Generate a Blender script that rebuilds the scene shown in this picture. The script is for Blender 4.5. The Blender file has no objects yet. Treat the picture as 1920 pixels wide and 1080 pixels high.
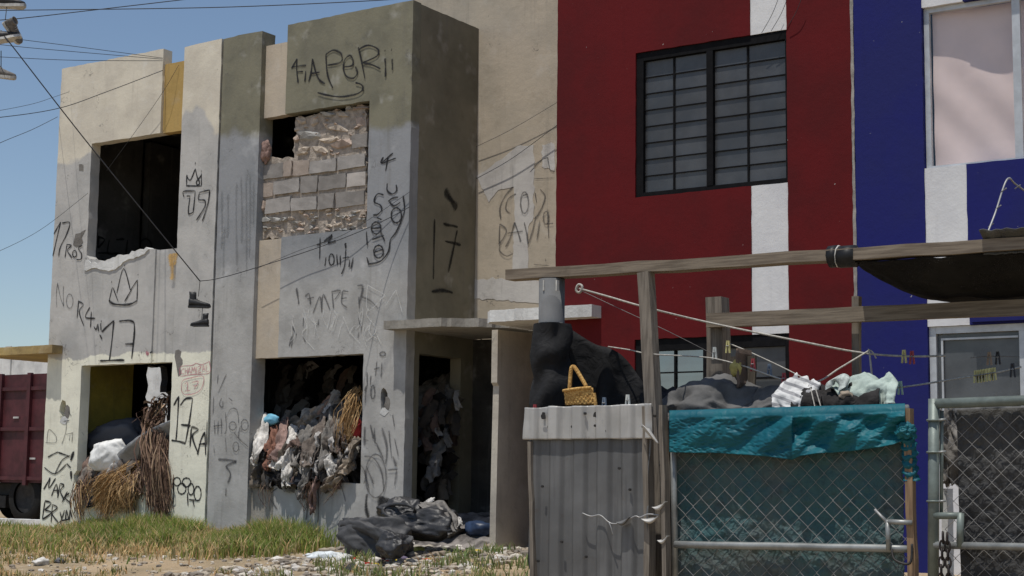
import bpy, bmesh, math, random
import numpy as np
from mathutils import Vector, Matrix, noise
from mathutils.geometry import delaunay_2d_cdt

random.seed(7)
S = bpy.context.scene
COL = S.collection

# ------------------------------------------------------------------ camera
FPX, YAW, PITCH, ROLL = 2958.46, math.radians(33.8677), math.radians(6.9823), math.radians(0.7269)
CAM = Vector((11.6682, -11.8194, 0.8929))
FW = Vector((-math.sin(YAW)*math.cos(PITCH), math.cos(YAW)*math.cos(PITCH), math.sin(PITCH)))
RT0 = Vector((math.cos(YAW), math.sin(YAW), 0)); UP0 = RT0.cross(FW)
# image right axis in world for a camera rolled by ROLL: pixel (u,w) -> a = u cos + w sin, b = -u sin + w cos
RT = RT0*math.cos(ROLL) + UP0*math.sin(ROLL)
UP = -RT0*math.sin(ROLL) + UP0*math.cos(ROLL)
cd = bpy.data.cameras.new('camera'); cam = bpy.data.objects.new('camera', cd); COL.objects.link(cam)
cd.sensor_width = 36; cd.lens = 36*FPX/1920; cd.clip_end = 2000; cd.clip_start = 0.1
m = Matrix((RT, UP, -FW)).transposed().to_4x4(); m.translation = CAM
cam.matrix_world = m
S.camera = cam
S.render.resolution_x, S.render.resolution_y = 1024, 576

# ------------------------------------------------------------------ light
SUN = Vector((-0.012, -math.cos(math.radians(74)), math.sin(math.radians(74)))).normalized()
w = bpy.data.worlds.new('World'); S.world = w; w.use_nodes = True
nt = w.node_tree; nt.nodes.clear()
sky = nt.nodes.new('ShaderNodeTexSky'); sky.sky_type = 'NISHITA'; sky.sun_disc = False
sky.sun_elevation = math.radians(74); sky.sun_rotation = math.radians(180)
sky.air_density = 1.0; sky.dust_density = 0.6; sky.ozone_density = 1.0; sky.altitude = 300
bg = nt.nodes.new('ShaderNodeBackground'); bg.inputs[1].default_value = 0.1
wo = nt.nodes.new('ShaderNodeOutputWorld')
nt.links.new(sky.outputs[0], bg.inputs[0]); nt.links.new(bg.outputs[0], wo.inputs[0])
sl = bpy.data.lights.new('sun', 'SUN'); sl.energy = 3.6; sl.angle = math.radians(0.53); sl.color = (1.0, 0.955, 0.88)
so = bpy.data.objects.new('sun', sl); COL.objects.link(so); so.location = (0, -20, 40)
so.rotation_euler = SUN.to_track_quat('Z', 'Y').to_euler()
S.view_settings.view_transform = 'Standard'; S.view_settings.look = 'None'
S.view_settings.exposure = 0.0; S.view_settings.gamma = 1.0

# ------------------------------------------------------------------ pixel -> world helpers
def ray(x, y):
    u, v = x-960, y-540
    return FW + RT*(u/FPX) - UP*(v/FPX)
def at(x, y, Y):
    d = ray(x, y); return CAM + d*((Y-CAM.y)/d.y)
def atx(x, y, X):
    d = ray(x, y); return CAM + d*((X-CAM.x)/d.x)
def atz(x, y, Z):
    d = ray(x, y); return CAM + d*((Z-CAM.z)/d.z)

# ------------------------------------------------------------------ object helpers
def mesh(name, verts, faces, mat=None, parent=None, smooth=False, uvs=None, cols=None):
    me = bpy.data.meshes.new(name)
    me.from_pydata([tuple(v) for v in verts], [], faces)
    if uvs is not None:
        ul = me.uv_layers.new(name='UVMap')
        li = np.zeros(len(me.loops), dtype=np.int32); me.loops.foreach_get('vertex_index', li)
        ul.data.foreach_set('uv', np.asarray(uvs, dtype=np.float32)[li].ravel())
    if cols is not None:
        ca = me.color_attributes.new('tint', 'FLOAT_COLOR', 'POINT')
        ca.data.foreach_set('color', np.asarray(cols, dtype=np.float32).ravel())
    if mat: me.materials.append(mat)
    if smooth: me.polygons.foreach_set('use_smooth', [True]*len(me.polygons))
    me.update()
    return link(name, me, parent)
def link(name, me, parent=None):
    o = bpy.data.objects.new(name, me); COL.objects.link(o)
    if parent is not None: attach(o, parent)
    return o
def attach(o, p):
    o.parent = p
    q = p; t = Vector()
    while q is not None:
        t += Vector(q.location); q = q.parent
    o.matrix_parent_inverse = Matrix.Translation(-Vector(p.location)) if p.parent is None else Matrix.Identity(4)
def thing(name, label, cat, loc=(0, 0, 0), group=None):
    o = bpy.data.objects.new(name, None); COL.objects.link(o); o.location = loc
    o.empty_display_size = 0.2
    return tag(o, label, cat, group)
def tag(o, label, cat, group=None):
    o['label'] = label; o['category'] = cat
    if group: o['group'] = group
    return o
def kind(o, k):
    o['kind'] = k; return o

class G:
    """collects geometry for one mesh"""
    def __init__(s): s.v = []; s.f = []; s.uv = []
    def add(s, vs, fs, uv=None):
        n = len(s.v); s.v += [Vector(v) for v in vs]; s.f += [[i+n for i in f] for f in fs]
        s.uv += uv if uv else [(0, 0)]*len(vs)
    def box(s, a, b, jit=0):
        x0, y0, z0 = a; x1, y1, z1 = b
        vs = [(x0,y0,z0),(x1,y0,z0),(x1,y1,z0),(x0,y1,z0),(x0,y0,z1),(x1,y0,z1),(x1,y1,z1),(x0,y1,z1)]
        if jit: vs = [(x+random.uniform(-jit, jit), y+random.uniform(-jit, jit), z+random.uniform(-jit, jit)) for x, y, z in vs]
        s.add(vs, [(0,3,2,1),(4,5,6,7),(0,1,5,4),(1,2,6,5),(2,3,7,6),(3,0,4,7)])
    def bar(s, p, q, w, h, up=Vector((0, 0, 1))):
        p = Vector(p); q = Vector(q); d = (q-p).normalized(); up = Vector(up)
        r = d.cross(up).normalized(); u = r.cross(d).normalized()
        vs = [c + r*(i*w/2) + u*(j*h/2) for c in (p, q) for i, j in ((-1,-1),(1,-1),(1,1),(-1,1))]
        s.add(vs, [(0,1,2,3),(7,6,5,4),(0,4,5,1),(1,5,6,2),(2,6,7,3),(3,7,4,0)])
    def tube(s, pts, r, n=6, closed=False, cap=True):
        pts = [Vector(p) for p in pts]; L = len(pts)
        rs = r if isinstance(r, (list, tuple)) else [r]*L
        vs = []; fs = []
        prev = None
        for i, p in enumerate(pts):
            if closed: d = pts[(i+1) % L]-pts[i-1]
            else: d = pts[min(i+1, L-1)]-pts[max(i-1, 0)]
            d = d.normalized() if d.length > 1e-9 else Vector((0, 0, 1))
            if prev is None:
                a = Vector((0, 0, 1)) if abs(d.z) < .9 else Vector((1, 0, 0))
                prev = d.cross(a).normalized()
            e1 = (prev - d*prev.dot(d)).normalized(); e2 = d.cross(e1); prev = e1
            for k in range(n):
                t = 2*math.pi*k/n
                vs.append(p + (e1*math.cos(t)+e2*math.sin(t))*rs[i])
        M = L if closed else L-1
        for i in range(M):
            for k in range(n):
                a = i*n+k; b = i*n+(k+1) % n; c = ((i+1) % L)*n+(k+1) % n; d2 = ((i+1) % L)*n+k
                fs.append((a, b, c, d2))
        if cap and not closed:
            fs.append(tuple(range(n-1, -1, -1))); fs.append(tuple((L-1)*n+k for k in range(n)))
        s.add(vs, fs)
    def obj(s, name, mat, parent=None, smooth=False, uv=False):
        return mesh(name, s.v, s.f, mat, parent, smooth, s.uv if uv else None)

def catmull(pts, per=6):
    pts = [Vector(p) for p in pts]
    if len(pts) < 3: return [pts[0].lerp(pts[1], i/per) for i in range(per+1)] if len(pts) == 2 else pts
    out = []
    for i in range(len(pts)-1):
        p0 = pts[max(i-1, 0)]; p1 = pts[i]; p2 = pts[i+1]; p3 = pts[min(i+2, len(pts)-1)]
        for k in range(per):
            t = k/per
            out.append(.5*((2*p1)+(p2-p0)*t+(2*p0-5*p1+4*p2-p3)*t*t+(3*p1-p0-3*p2+p3)*t**3))
    out.append(pts[-1]); return out

def rough_edge(poly, step=.07, jit=.003, seed=0):
    rnd = random.Random(seed); out = []
    for i in range(len(poly)):
        a = Vector(poly[i]).to_2d() if len(poly[i]) == 3 else Vector(poly[i]); b = Vector(poly[(i+1) % len(poly)])
        n = max(1, int((b-a).length/step)); out.append(a)
        d = (b-a); nn = Vector((-d.y, d.x)).normalized() if d.length > 0 else Vector((0, 0))
        for k in range(1, n): out.append(a + d*(k/n) + nn*rnd.gauss(0, jit))
    return out
def inside(p, poly):
    x, y = p; c = False; n = len(poly)
    for i in range(n):
        x1, y1 = poly[i]; x2, y2 = poly[i-1]
        if (y1 > y) != (y2 > y) and x < (x2-x1)*(y-y1)/(y2-y1)+x1: c = not c
    return c
def slab(name, outline, holes, place, thick, mat, parent=None, jit=.0015, step=.07, seed=1):
    """flat slab with holes; place(u,v,d) -> world point, d = 0 front .. thick back"""
    loops = [rough_edge(outline, step, jit, seed)] + [rough_edge(h, step, jit*1.5, seed+i+1) for i, h in enumerate(holes)]
    pts = []; edges = []
    for L in loops:
        n0 = len(pts); pts += [Vector(p) for p in L]
        edges += [(n0+i, n0+(i+1) % len(L)) for i in range(len(L))]
    r = delaunay_2d_cdt(pts, edges, [], 0, 1e-6)
    V, F = r[0], r[2]
    tri = []
    for f in F:
        c = sum((V[i] for i in f), Vector((0, 0)))/len(f)
        if inside(c, loops[0]) and not any(inside(c, h) for h in loops[1:]): tri.append(list(f))
    n = len(V)
    vs = [place(v.x, v.y, 0) for v in V]+[place(v.x, v.y, thick) for v in V]
    fs = tri + [[i+n for i in reversed(f)] for f in tri]
    ec = {}
    for f in tri:
        for i in range(len(f)):
            a, b = f[i], f[(i+1) % len(f)]; ec[(a, b)] = 1
    for a, b in list(ec):
        if (b, a) not in ec: fs.append([b, a, a+n, b+n])
    o = mesh(name, vs, fs, mat, parent)
    bm = bmesh.new(); bm.from_mesh(o.data); bmesh.ops.recalc_face_normals(bm, faces=bm.faces); bm.to_mesh(o.data); bm.free()
    return o
def ywall(name, outline, holes, y, thick, mat, parent, **k):
    return slab(name, outline, holes, lambda u, v, d: Vector((u, y+d, v)), thick, mat, parent, **k)
def xwall(name, outline, holes, x, thick, mat, parent, **k):      # outline in (y,z); front faces +x, body towards -x
    return slab(name, outline, holes, lambda u, v, d: Vector((x-d, u, v)), thick, mat, parent, **k)
def zslab(name, outline, holes, z, thick, mat, parent, **k):      # outline in (x,y); z = top
    return slab(name, outline, holes, lambda u, v, d: Vector((u, v, z-d)), thick, mat, parent, **k)
def rect(a, b, c, d): return [(a, c), (b, c), (b, d), (a, d)]
def blobhole(cx, cz, rx, rz, n=14, seed=3, j=.2):
    r = random.Random(seed)
    return [(cx+rx*math.cos(t)*(1+r.uniform(-j, j)), cz+rz*math.sin(t)*(1+r.uniform(-j, j))) for t in [2*math.pi*i/n for i in range(n)]]

# ------------------------------------------------------------------ materials
class M:
    def __init__(s, name, rough=.85, spec=.3, metal=0):
        s.m = bpy.data.materials.new(name); s.m.use_nodes = True
        s.t = s.m.node_tree; s.b = s.t.nodes['Principled BSDF']; s.out = s.t.nodes['Material Output']
        s.b.inputs['Roughness'].default_value = rough; s.b.inputs['Specular IOR Level'].default_value = spec
        s.b.inputs['Metallic'].default_value = metal
        s._p = None
    def n(s, t): return s.t.nodes.new(t)
    def l(s, a, b): s.t.links.new(a, b)
    def put(s, sock, v):
        if hasattr(v, 'is_output') or isinstance(v, bpy.types.NodeSocket): s.l(v, sock)
        elif isinstance(v, (int, float)): sock.default_value = v if sock.type == 'VALUE' else ((v, v, v, 1) if sock.type == 'RGBA' else (v, v, v))
        else: sock.default_value = tuple(v)+((1,) if sock.type == 'RGBA' and len(v) == 3 else ())
    def pos(s):
        if s._p is None: s._p = s.n('ShaderNodeNewGeometry').outputs['Position']
        return s._p
    def xyz(s):
        q = s.n('ShaderNodeSeparateXYZ'); s.l(s.pos(), q.inputs[0]); return q.outputs
    def scaled(s, v, sc):
        q = s.n('ShaderNodeVectorMath'); q.operation = 'MULTIPLY'; s.put(q.inputs[0], v); q.inputs[1].default_value = sc; return q.outputs[0]
    def noise(s, scale, detail=4, rough=.6, vec=None, out=0, dist=0):
        q = s.n('ShaderNodeTexNoise'); s.put(q.inputs['Vector'], vec if vec is not None else s.pos())
        q.inputs['Scale'].default_value = scale; q.inputs['Detail'].default_value = detail; q.inputs['Roughness'].default_value = rough
        q.inputs['Distortion'].default_value = dist
        return q.outputs[out]
    def math(s, op, a, b=0, c=0, clamp=False):
        q = s.n('ShaderNodeMath'); q.operation = op; q.use_clamp = clamp
        s.put(q.inputs[0], a); s.put(q.inputs[1], b); s.put(q.inputs[2], c); return q.outputs[0]
    def rng(s, v, a, b, c=0, d=1, smooth=True):
        q = s.n('ShaderNodeMapRange'); q.interpolation_type = 'SMOOTHSTEP' if smooth else 'LINEAR'
        s.put(q.inputs[0], v)
        for i, x in enumerate((a, b, c, d)): s.put(q.inputs[i+1], x)
        return q.outputs[0]
    def mix(s, f, a, b, mode='MIX'):
        q = s.n('ShaderNodeMix'); q.data_type = 'RGBA'; q.blend_type = mode
        s.put(q.inputs[0], f); s.put(q.inputs[6], a); s.put(q.inputs[7], b); return q.outputs[2]
    def color(s, v): s.put(s.b.inputs['Base Color'], v); return s
    def bump(s, h, strength=.3, dist=.01, prev=None):
        q = s.n('ShaderNodeBump'); q.inputs['Strength'].default_value = strength; q.inputs['Distance'].default_value = dist
        s.put(q.inputs['Height'], h)
        if prev is not None: s.l(prev, q.inputs['Normal'])
        s.l(q.outputs[0], s.b.inputs['Normal']); return q.outputs[0]
    def roughness(s, v): s.put(s.b.inputs['Roughness'], v); return s

def lin(r, g, b, k=1.0):
    f = lambda c: ((c/255+.055)/1.055)**2.4 if c > 10 else c/255/12.92
    return (f(r)*k, f(g)*k, f(b)*k)

def simple(name, col, rough=.8, var=.25, scale=9, spec=.3, metal=0, bump=.2, bscale=60, bdist=.004):
    a = M(name, rough, spec, metal)
    n1 = a.noise(scale, 5, .65)
    c1 = tuple(c*(1-var) for c in col); c2 = tuple(min(1, c*(1+var)) for c in col)
    a.color(a.mix(a.rng(n1, .3, .7), c1, c2))
    if bump: a.bump(a.noise(bscale, 3), bump, bdist)
    return a.m
def tinted(name, rough=.85, bump=.2, bscale=60, spec=.3, trans=0):
    a = M(name, rough, spec)
    at_ = a.n('ShaderNodeAttribute'); at_.attribute_name = 'tint'
    a.color(a.mix(a.rng(a.noise(30, 3), .3, .7), a.mix(1, at_.outputs['Color'], (.75, .75, .75), 'MULTIPLY'), at_.outputs['Color']))
    if trans:
        tr = a.n('ShaderNodeBsdfTranslucent'); a.l(at_.outputs['Color'], tr.inputs[0])
        mx = a.n('ShaderNodeMixShader'); mx.inputs[0].default_value = trans
        a.l(a.b.outputs[0], mx.inputs[1]); a.l(tr.outputs[0], mx.inputs[2]); a.l(mx.outputs[0], a.out.inputs[0])
    if bump: a.bump(a.noise(bscale, 3), bump, .004)
    return a.m

def wall_finish(a, col, stain=.35, streak=.35, crack=.5, dirt=(.16, .15, .135), bump=.25, fade=(.9, .9, .9)):
    """weathering over a plaster colour: clouds, rain streaks, hairline cracks, grain"""
    P = a.pos()
    med = a.noise(4, 5, .7, dist=.4)
    c = a.mix(a.math('MULTIPLY', a.rng(med, .46, .78), stain*1.2), col, a.mix(1, col, (.62, .60, .57), 'MULTIPLY'))
    c = a.mix(a.math('MULTIPLY', a.rng(a.noise(2.9, 3, .7), .56, .78), .25), c, fade)
    st = a.noise(3.2, 3, .6, vec=a.scaled(P, (4.5, 4.5, .32)))
    c = a.mix(a.math('MULTIPLY', a.rng(st, .56, .76), streak), c, dirt)
    wv = a.n('ShaderNodeTexVoronoi'); wv.feature = 'DISTANCE_TO_EDGE'; wv.inputs['Scale'].default_value = .55
    off = a.n('ShaderNodeVectorMath'); off.operation = 'MULTIPLY_ADD'
    a.l(a.noise(2.6, 4, .7, out=1), off.inputs[0]); off.inputs[1].default_value = (.9, .9, .9); a.l(P, off.inputs[2])
    a.l(off.outputs[0], wv.inputs['Vector'])
    ck = a.math('MULTIPLY', a.rng(wv.outputs['Distance'], .0, .006, 1, 0), a.rng(med, .5, .6))
    c = a.mix(a.math('MULTIPLY', ck, crack), c, (.12, .115, .11))
    fine = a.noise(45, 3, .7)
    c = a.mix(a.math('MULTIPLY', a.rng(fine, .55, .8), .16), c, dirt)
    a.color(c)
    a.bump(a.noise(16, 4, .7), bump, .014)
    return a

def wavy_below(a, axis, level, amp, soft=.02, scale=1.6, sharp=.0):
    n_ = a.math('MULTIPLY', a.math('SUBTRACT', a.noise(scale, 5, .6), .5), amp*2)
    return a.rng(a.math('SUBTRACT', a.math('ADD', axis, n_), level), -soft, soft, 1, 0)

# house A : cream top, grey middle, pale limewash band below
def mat_house_a():
    a = M('wall_paint_cream_grey'); X, Y, Z = a.xyz()
    cream = a.mix(a.rng(a.noise(2.2, 4), .35, .65), lin(196, 189, 173, 1.3), lin(184, 177, 163, 1.25))
    grey = a.mix(a.rng(a.noise(2.0, 4), .4, .65), lin(174, 172, 168, 1.2), lin(162, 161, 158, 1.15))
    pale = a.mix(a.rng(a.noise(2.6, 4), .4, .65), lin(208, 206, 190, 1.36), lin(200, 198, 183, 1.32))
    lvl = a.math('ADD', 4.42, a.math('SUBTRACT', a.math('MULTIPLY', a.rng(X, -.7, -.5), .42), a.math('MULTIPLY', a.rng(X, -.4, .0), .34)))
    c = a.mix(wavy_below(a, Z, lvl, .34, .035, 1.3), cream, grey)
    c = a.mix(wavy_below(a, Z, 2.2, .13, .012, 2.2), c, pale)
    wall_finish(a, c, .22, .18, .6)
    return a.m
def mat_house_b(name='wall_paint_olive_grey', strip=False):
    a = M(name); X, Y, Z = a.xyz()
    green = a.mix(a.rng(a.noise(2.0, 5), .4, .65), lin(122, 119, 102, 1.15), lin(110, 108, 94, 1.12))
    blue = a.mix(a.rng(a.noise(1.6, 5), .42, .62), lin(142, 144, 147, 1.08), lin(132, 135, 138, 1.05))
    grey = a.mix(a.rng(a.noise(2.2, 5), .42, .62), lin(166, 165, 162, 1.15), lin(152, 151, 148, 1.12))
    lvl = a.math('ADD', 4.42, a.math('MULTIPLY', a.rng(X, 1.0, 2.2), -.12))
    c = a.mix(wavy_below(a, Z, lvl, .24, .06, 1.6), green, blue)
    c = a.mix(wavy_below(a, Z, 3.0, .35, .3, .9), c, grey)
    wall_finish(a, c, .3, .28, .6)
    return a.m
def mat_plain(name, c1, c2, k=1.2, stain=.35, streak=.3, crack=.5, bump=.25, fade=(.7, .68, .64)):
    a = M(name); c = a.mix(a.rng(a.noise(1.8, 5), .38, .66), lin(*c1, k), lin(*c2, k))
    wall_finish(a, c, stain, streak, crack, bump=bump, fade=fade); return a.m
def mat_paint(name, c1, c2, k, chip=.0, gloss=.8, bump=.2):
    a = M(name, gloss, .2)
    c = a.mix(a.rng(a.noise(1.3, 6, .65), .35, .68), lin(*c1, k), lin(*c2, k))
    st = a.noise(2.6, 4, .6, vec=a.scaled(a.pos(), (5, 5, .5)))
    c = a.mix(a.math('MULTIPLY', a.rng(st, .55, .8), .25), c, a.mix(1, c, (.6, .6, .62), 'MULTIPLY'))
    c = a.mix(a.math('MULTIPLY', a.rng(a.noise(7, 4, .75), .6, .82), .10), c, a.mix(1, c, (1.6, 2.2, 2.2), 'MULTIPLY'))
    chips = a.rng(a.noise(26, 3, .5), .765, .785)
    c = a.mix(a.math('MULTIPLY', chips, .55), c, (.55, .53, .5))
    a.color(c)
    a.bump(a.noise(12, 4, .7), bump, .014)
    return a.m
MA = mat_house_a(); MB = mat_house_b()
MCREAM = mat_plain('recess_wall_paint', (176, 164, 146), (164, 154, 138), 1.15, .4, .25, .9)
MYEL = mat_plain('ochre_paint', (172, 144, 88), (156, 130, 78), 1.15, .25, .3, .2)
MBEIGE = mat_plain('beige_strip_paint', (180, 168, 150), (168, 158, 144), 1.15, .25, .3, .2)
MCONC = mat_plain('bare_concrete', (150, 146, 138), (128, 124, 116), 1.1, .45, .4, .6, .5)
MCONCW = mat_plain('whitewashed_concrete', (205, 205, 202), (180, 180, 178), 1.2, .35, .3, .4, .5)
MDARKIN = mat_plain('shade_dark_plaster', (74, 72, 68), (50, 49, 47), .8, .5, .5, .4, .4)  # dark tone painted in for porch and indoor shade
MBLACKIN = mat_plain('shade_black_plaster', (40, 39, 38), (26, 26, 26), .7, .5, .5, .4, .4)  # near black painted in for the shade inside the rooms
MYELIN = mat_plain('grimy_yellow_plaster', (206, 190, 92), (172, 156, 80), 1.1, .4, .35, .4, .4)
MBROWNST = mat_plain('dirty_canopy_concrete', (172, 150, 100), (140, 120, 84), 1.1, .4, .4, .4, .5)
MRED = mat_paint('dark_red_paint', (94, 17, 21), (81, 18, 21), 1.02)
MBLUE = mat_paint('deep_blue_paint', (29, 33, 100), (33, 37, 94), 1.08)
MWHITE = mat_paint('white_stripe_paint', (206, 206, 206), (192, 192, 194), 1.2, bump=.25)
MOLSIDE = mat_plain('weathered_olive_paint', (118, 113, 97), (104, 100, 86), 1.2, .4, .25, .4)
MDKGREYIN = mat_plain('dark_grey_plaster', (96, 94, 90), (78, 76, 73), .8, .5, .4, .4, .4)  # dark grey for the upstairs side wall and partition
MFIN = mat_plain('worn_render', (178, 171, 158), (160, 153, 142), 1.2, .4, .35, .4, .4)
MGAP = simple('joint_mortar', lin(150, 146, 140), .95, .3, 18)

# ------------------------------------------------------------------ terrain
def sstep(a, b, x):
    t = min(1, max(0, (x-a)/(b-a))); return t*t*(3-2*t)
def gz(x, y):
    z = .27
    if y < 0: z = .27 + .082*max(y, -11)
    t = sstep(-2.8, -7.5, x); z = z*(1-t) + t*(.0 + .02*min(y, 0))
    if y > 6: z = z - .012*(min(y, 40)-6)
    z += .035*noise.noise(Vector((x*.9, y*.9, 0))) + .018*noise.noise(Vector((x*3.1, y*3.1, 4)))
    return z
xs = np.concatenate([np.linspace(-400, -30, 12, endpoint=False), np.linspace(-30, -5, 40, endpoint=False), np.linspace(-5, 5, 150, endpoint=False), np.linspace(5, 15, 60, endpoint=False), np.linspace(15, 400, 14)])
ys = np.concatenate([np.linspace(-400, -16, 10, endpoint=False), np.linspace(-16, -5, 50, endpoint=False), np.linspace(-5, 1, 110, endpoint=False), np.linspace(1, 30, 60, endpoint=False), np.linspace(30, 500, 14)])
gv = [(x, y, gz(x, y)) for y in ys for x in xs]; nx = len(xs)
gf = [(j*nx+i, j*nx+i+1, (j+1)*nx+i+1, (j+1)*nx+i) for j in range(len(ys)-1) for i in range(nx-1)]
def mat_ground():
    a = M('dirt', .95, .2)
    c = a.mix(a.rng(a.noise(.9, 5), .4, .62), lin(196, 172, 140, .75), lin(168, 150, 122, .75))
    c = a.mix(a.rng(a.noise(7, 6, .7), .5, .75), c, lin(206, 194, 172, .85))
    c = a.mix(a.math('MULTIPLY', a.rng(a.noise(22, 5, .7), .55, .75), .6), c, lin(120, 104, 84, .7))
    a.color(c); a.bump(a.math('ADD', a.noise(12, 6, .7), a.math('MULTIPLY', a.noise(70, 4), .4)), .8, .03); return a.m
MDIRT = mat_ground()
kind(mesh('ground', gv, gf, MDIRT, smooth=True), 'structure')

# ------------------------------------------------------------------ the four row houses
XA, XP, XS, XW, XC = 0.0, .5666, .8925, 1.98, 2.518          # joint, pilaster edge, strip edge, window far edge, bay corner
ZUL, ZUS, ZLL, ZT, ZP, ZST = 4.60, 3.325, 2.10, 5.54, 5.523, 5.37
ZB = -1.2

def bay_outline(sgn, x0, xs_, xw, xc, zsl, ztop=ZT, zul=ZUL, zus=ZUS, zll=ZLL):
    q = [(xc, ZB), (xs_, ZB), (xs_, zsl), (xw, zsl), (xw, zll), (xs_, zll), (xs_, zus), (xw, zus), (xw, zul), (xs_, zul), (xs_, ztop), (xc, ztop)]
    return [(x0+sgn*x, z) for x, z in q]

# --- house A (left)
HA = thing('row_house', 'abandoned two storey house with cream and grey walls, empty windows and black crown graffiti', 'house', (-1.7, 1.5, .2), 'row houses along the lot')
zsA = .83
out = bay_outline(-1, 0, XS, XW, XC+.026, zsA)
# ragged broken sill of the upper window
i = out.index((-XW, ZUS))
out[i:i+1] = [(-1.0, 3.335), (-1.2, 3.30), (-1.38, 3.29), (-1.5, 3.25), (-1.66, 3.235), (-1.8, 3.27), (-1.93, 3.29), (-XW, 3.33)]
i = out.index((-XW, zsA))
out[i:i+1] = [(-1.0, .80), (-1.2, .72), (-1.5, .7), (-1.7, .78), (-XW-.04, .80), (-XW-.05, .9), (-XW, .95)]
ywall('wall', out, [blobhole(-2.255, 1.60, .055, .125, seed=5)], 0, .13, MA, HA, jit=.002, seed=11)
ywall('accent_strip', rect(-XS-.02, -XP-.0, ZUL, ZST), [], .032, .1, MYEL, HA, seed=2)
ywall('accent_strip', rect(-XS-.02, -XP-.0, ZLL, ZUS-.01), [], .022, .1, MA, HA, seed=3)
ywall('accent_strip', rect(-XS-.02, -XP-.0, ZB, zsA-.05), [], .022, .1, MA, HA, seed=4)
ywall('pilaster', [(-XP, ZB), (-.016, ZB), (-.016, ZP), (-.3, ZP-.005), (-XP, ZP-.015)], [], -.002, .2, MA, HA, seed=5)
ywall('window_sill', [(-XW-.02, 3.17), (-1.75, 3.16), (-1.6, 3.13), (-1.45, 3.17), (-1.3, 3.24), (-1.05, 3.28), (-.98, 3.33), (-1.2, 3.32), (-1.5, 3.28), (-1.75, 3.24), (-1.98, 3.28)], [], -.012, .10, MCONCW, HA, jit=.012, step=.04, seed=9)
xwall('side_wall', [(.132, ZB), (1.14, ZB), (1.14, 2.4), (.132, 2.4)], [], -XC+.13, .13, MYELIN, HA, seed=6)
xwall('side_wall', [(.132, 2.402), (1.14, 2.402), (1.14, ZT-.05), (.132, ZT-.05)], [], -XC+.13, .13, MDKGREYIN, HA, seed=6)
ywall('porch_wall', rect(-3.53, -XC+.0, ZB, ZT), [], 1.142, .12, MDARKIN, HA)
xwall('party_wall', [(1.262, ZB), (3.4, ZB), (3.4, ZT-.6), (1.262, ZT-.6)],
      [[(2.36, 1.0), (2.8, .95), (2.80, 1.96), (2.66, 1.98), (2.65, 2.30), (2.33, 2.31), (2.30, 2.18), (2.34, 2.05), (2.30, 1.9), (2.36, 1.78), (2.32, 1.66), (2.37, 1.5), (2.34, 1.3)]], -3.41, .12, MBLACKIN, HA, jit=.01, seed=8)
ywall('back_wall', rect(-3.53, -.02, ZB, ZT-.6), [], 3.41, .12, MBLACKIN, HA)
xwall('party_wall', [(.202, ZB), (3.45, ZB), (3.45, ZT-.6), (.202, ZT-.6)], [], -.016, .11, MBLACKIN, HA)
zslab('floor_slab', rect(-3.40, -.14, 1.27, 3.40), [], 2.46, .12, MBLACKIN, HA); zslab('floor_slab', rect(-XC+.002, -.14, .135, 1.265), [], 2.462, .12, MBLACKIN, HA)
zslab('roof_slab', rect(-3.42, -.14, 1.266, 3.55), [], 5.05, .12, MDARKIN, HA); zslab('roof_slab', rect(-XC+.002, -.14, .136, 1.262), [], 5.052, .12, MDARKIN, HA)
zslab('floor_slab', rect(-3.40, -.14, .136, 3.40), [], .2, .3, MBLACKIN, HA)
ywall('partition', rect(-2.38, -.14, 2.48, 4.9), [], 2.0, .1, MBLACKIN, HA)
xwall('partition', [(1.264, 2.48), (2.0, 2.48), (2.0, 4.9), (1.264, 4.9)], [], -XC+.13, .1, MDKGREYIN, HA)
zslab('canopy', [(-3.6, -.14), (-2.30, -.15), (-2.30, -.005), (-2.545, -.004), (-2.545, 1.13), (-3.6, 1.13)], [], 2.335, .09, MBROWNST, HA, jit=.008, step=.05)
# broken mortar shard kept in the hole in the far wall
# --- house B (olive top)
HB = thing('row_house', 'abandoned two storey house with olive upper bay and window walled up with grey blocks', 'house', (1.8, 1.5, .2), 'row houses along the lot')
zsB = .82
out = bay_outline(1, 0, XS, XW+.02, XC, zsB)
i = out.index((XW+.02, zsB))
out[i:i+1] = [(1.1, .80), (1.25, .77), (1.4, .80), (1.6, .84), (1.8, .86), (XW+.02, .85)]
ywall('wall', out, [blobhole(2.265, 1.655, .055, .115, seed=8, j=.28)], .025, .13, MB, HB, jit=.002, seed=21)
ywall('accent_strip', rect(XP, XS+.02, ZUL, ZST), [], .06, .1, MBEIGE, HB, seed=22)
ywall('accent_strip', rect(XP, XS-.002, ZLL, ZUS-.01), [], .05, .1, MBEIGE, HB, seed=23)
ywall('accent_strip', [(XP, ZB), (XS+.02, ZB), (XS+.02, .80), (.8, .82), (.7, 1.0), (XP, .98)], [], .055, .12, MCONC, HB, jit=.008, seed=24)
ywall('pilaster', [(.016, ZB), (XP, ZB), (XP, ZP-.006), (.3, ZP), (.016, ZP-.01)], [], -.004, .2, MB, HB, seed=25)
xwall('side_wall', [(.157, ZB), (.235, ZB), (.235, ZLL), (.92, ZLL), (.92, ZB), (1.14, ZB), (1.14, ZT-.01), (.157, ZT-.01)], [], XC-.002, .13, MOLSIDE, HB, seed=26)
ywall('porch_wall', [(XC-.1, ZB), (4.44, ZB), (4.44, 6.6), (2.2, 6.6), (1.6, 5.9), (1.6, 5.3), (XC-.1, 5.3)], [], 1.142, .14, MCREAM, HB, seed=27)
ywall('back_wall', rect(.02, 3.52, ZB, ZT-.6), [], 3.41, .12, MBLACKIN, HB)
xwall('party_wall', [(.202, ZB), (3.45, ZB), (3.45, ZT-.6), (.202, ZT-.6)], [], .13, .11, MBLACKIN, HB)
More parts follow.
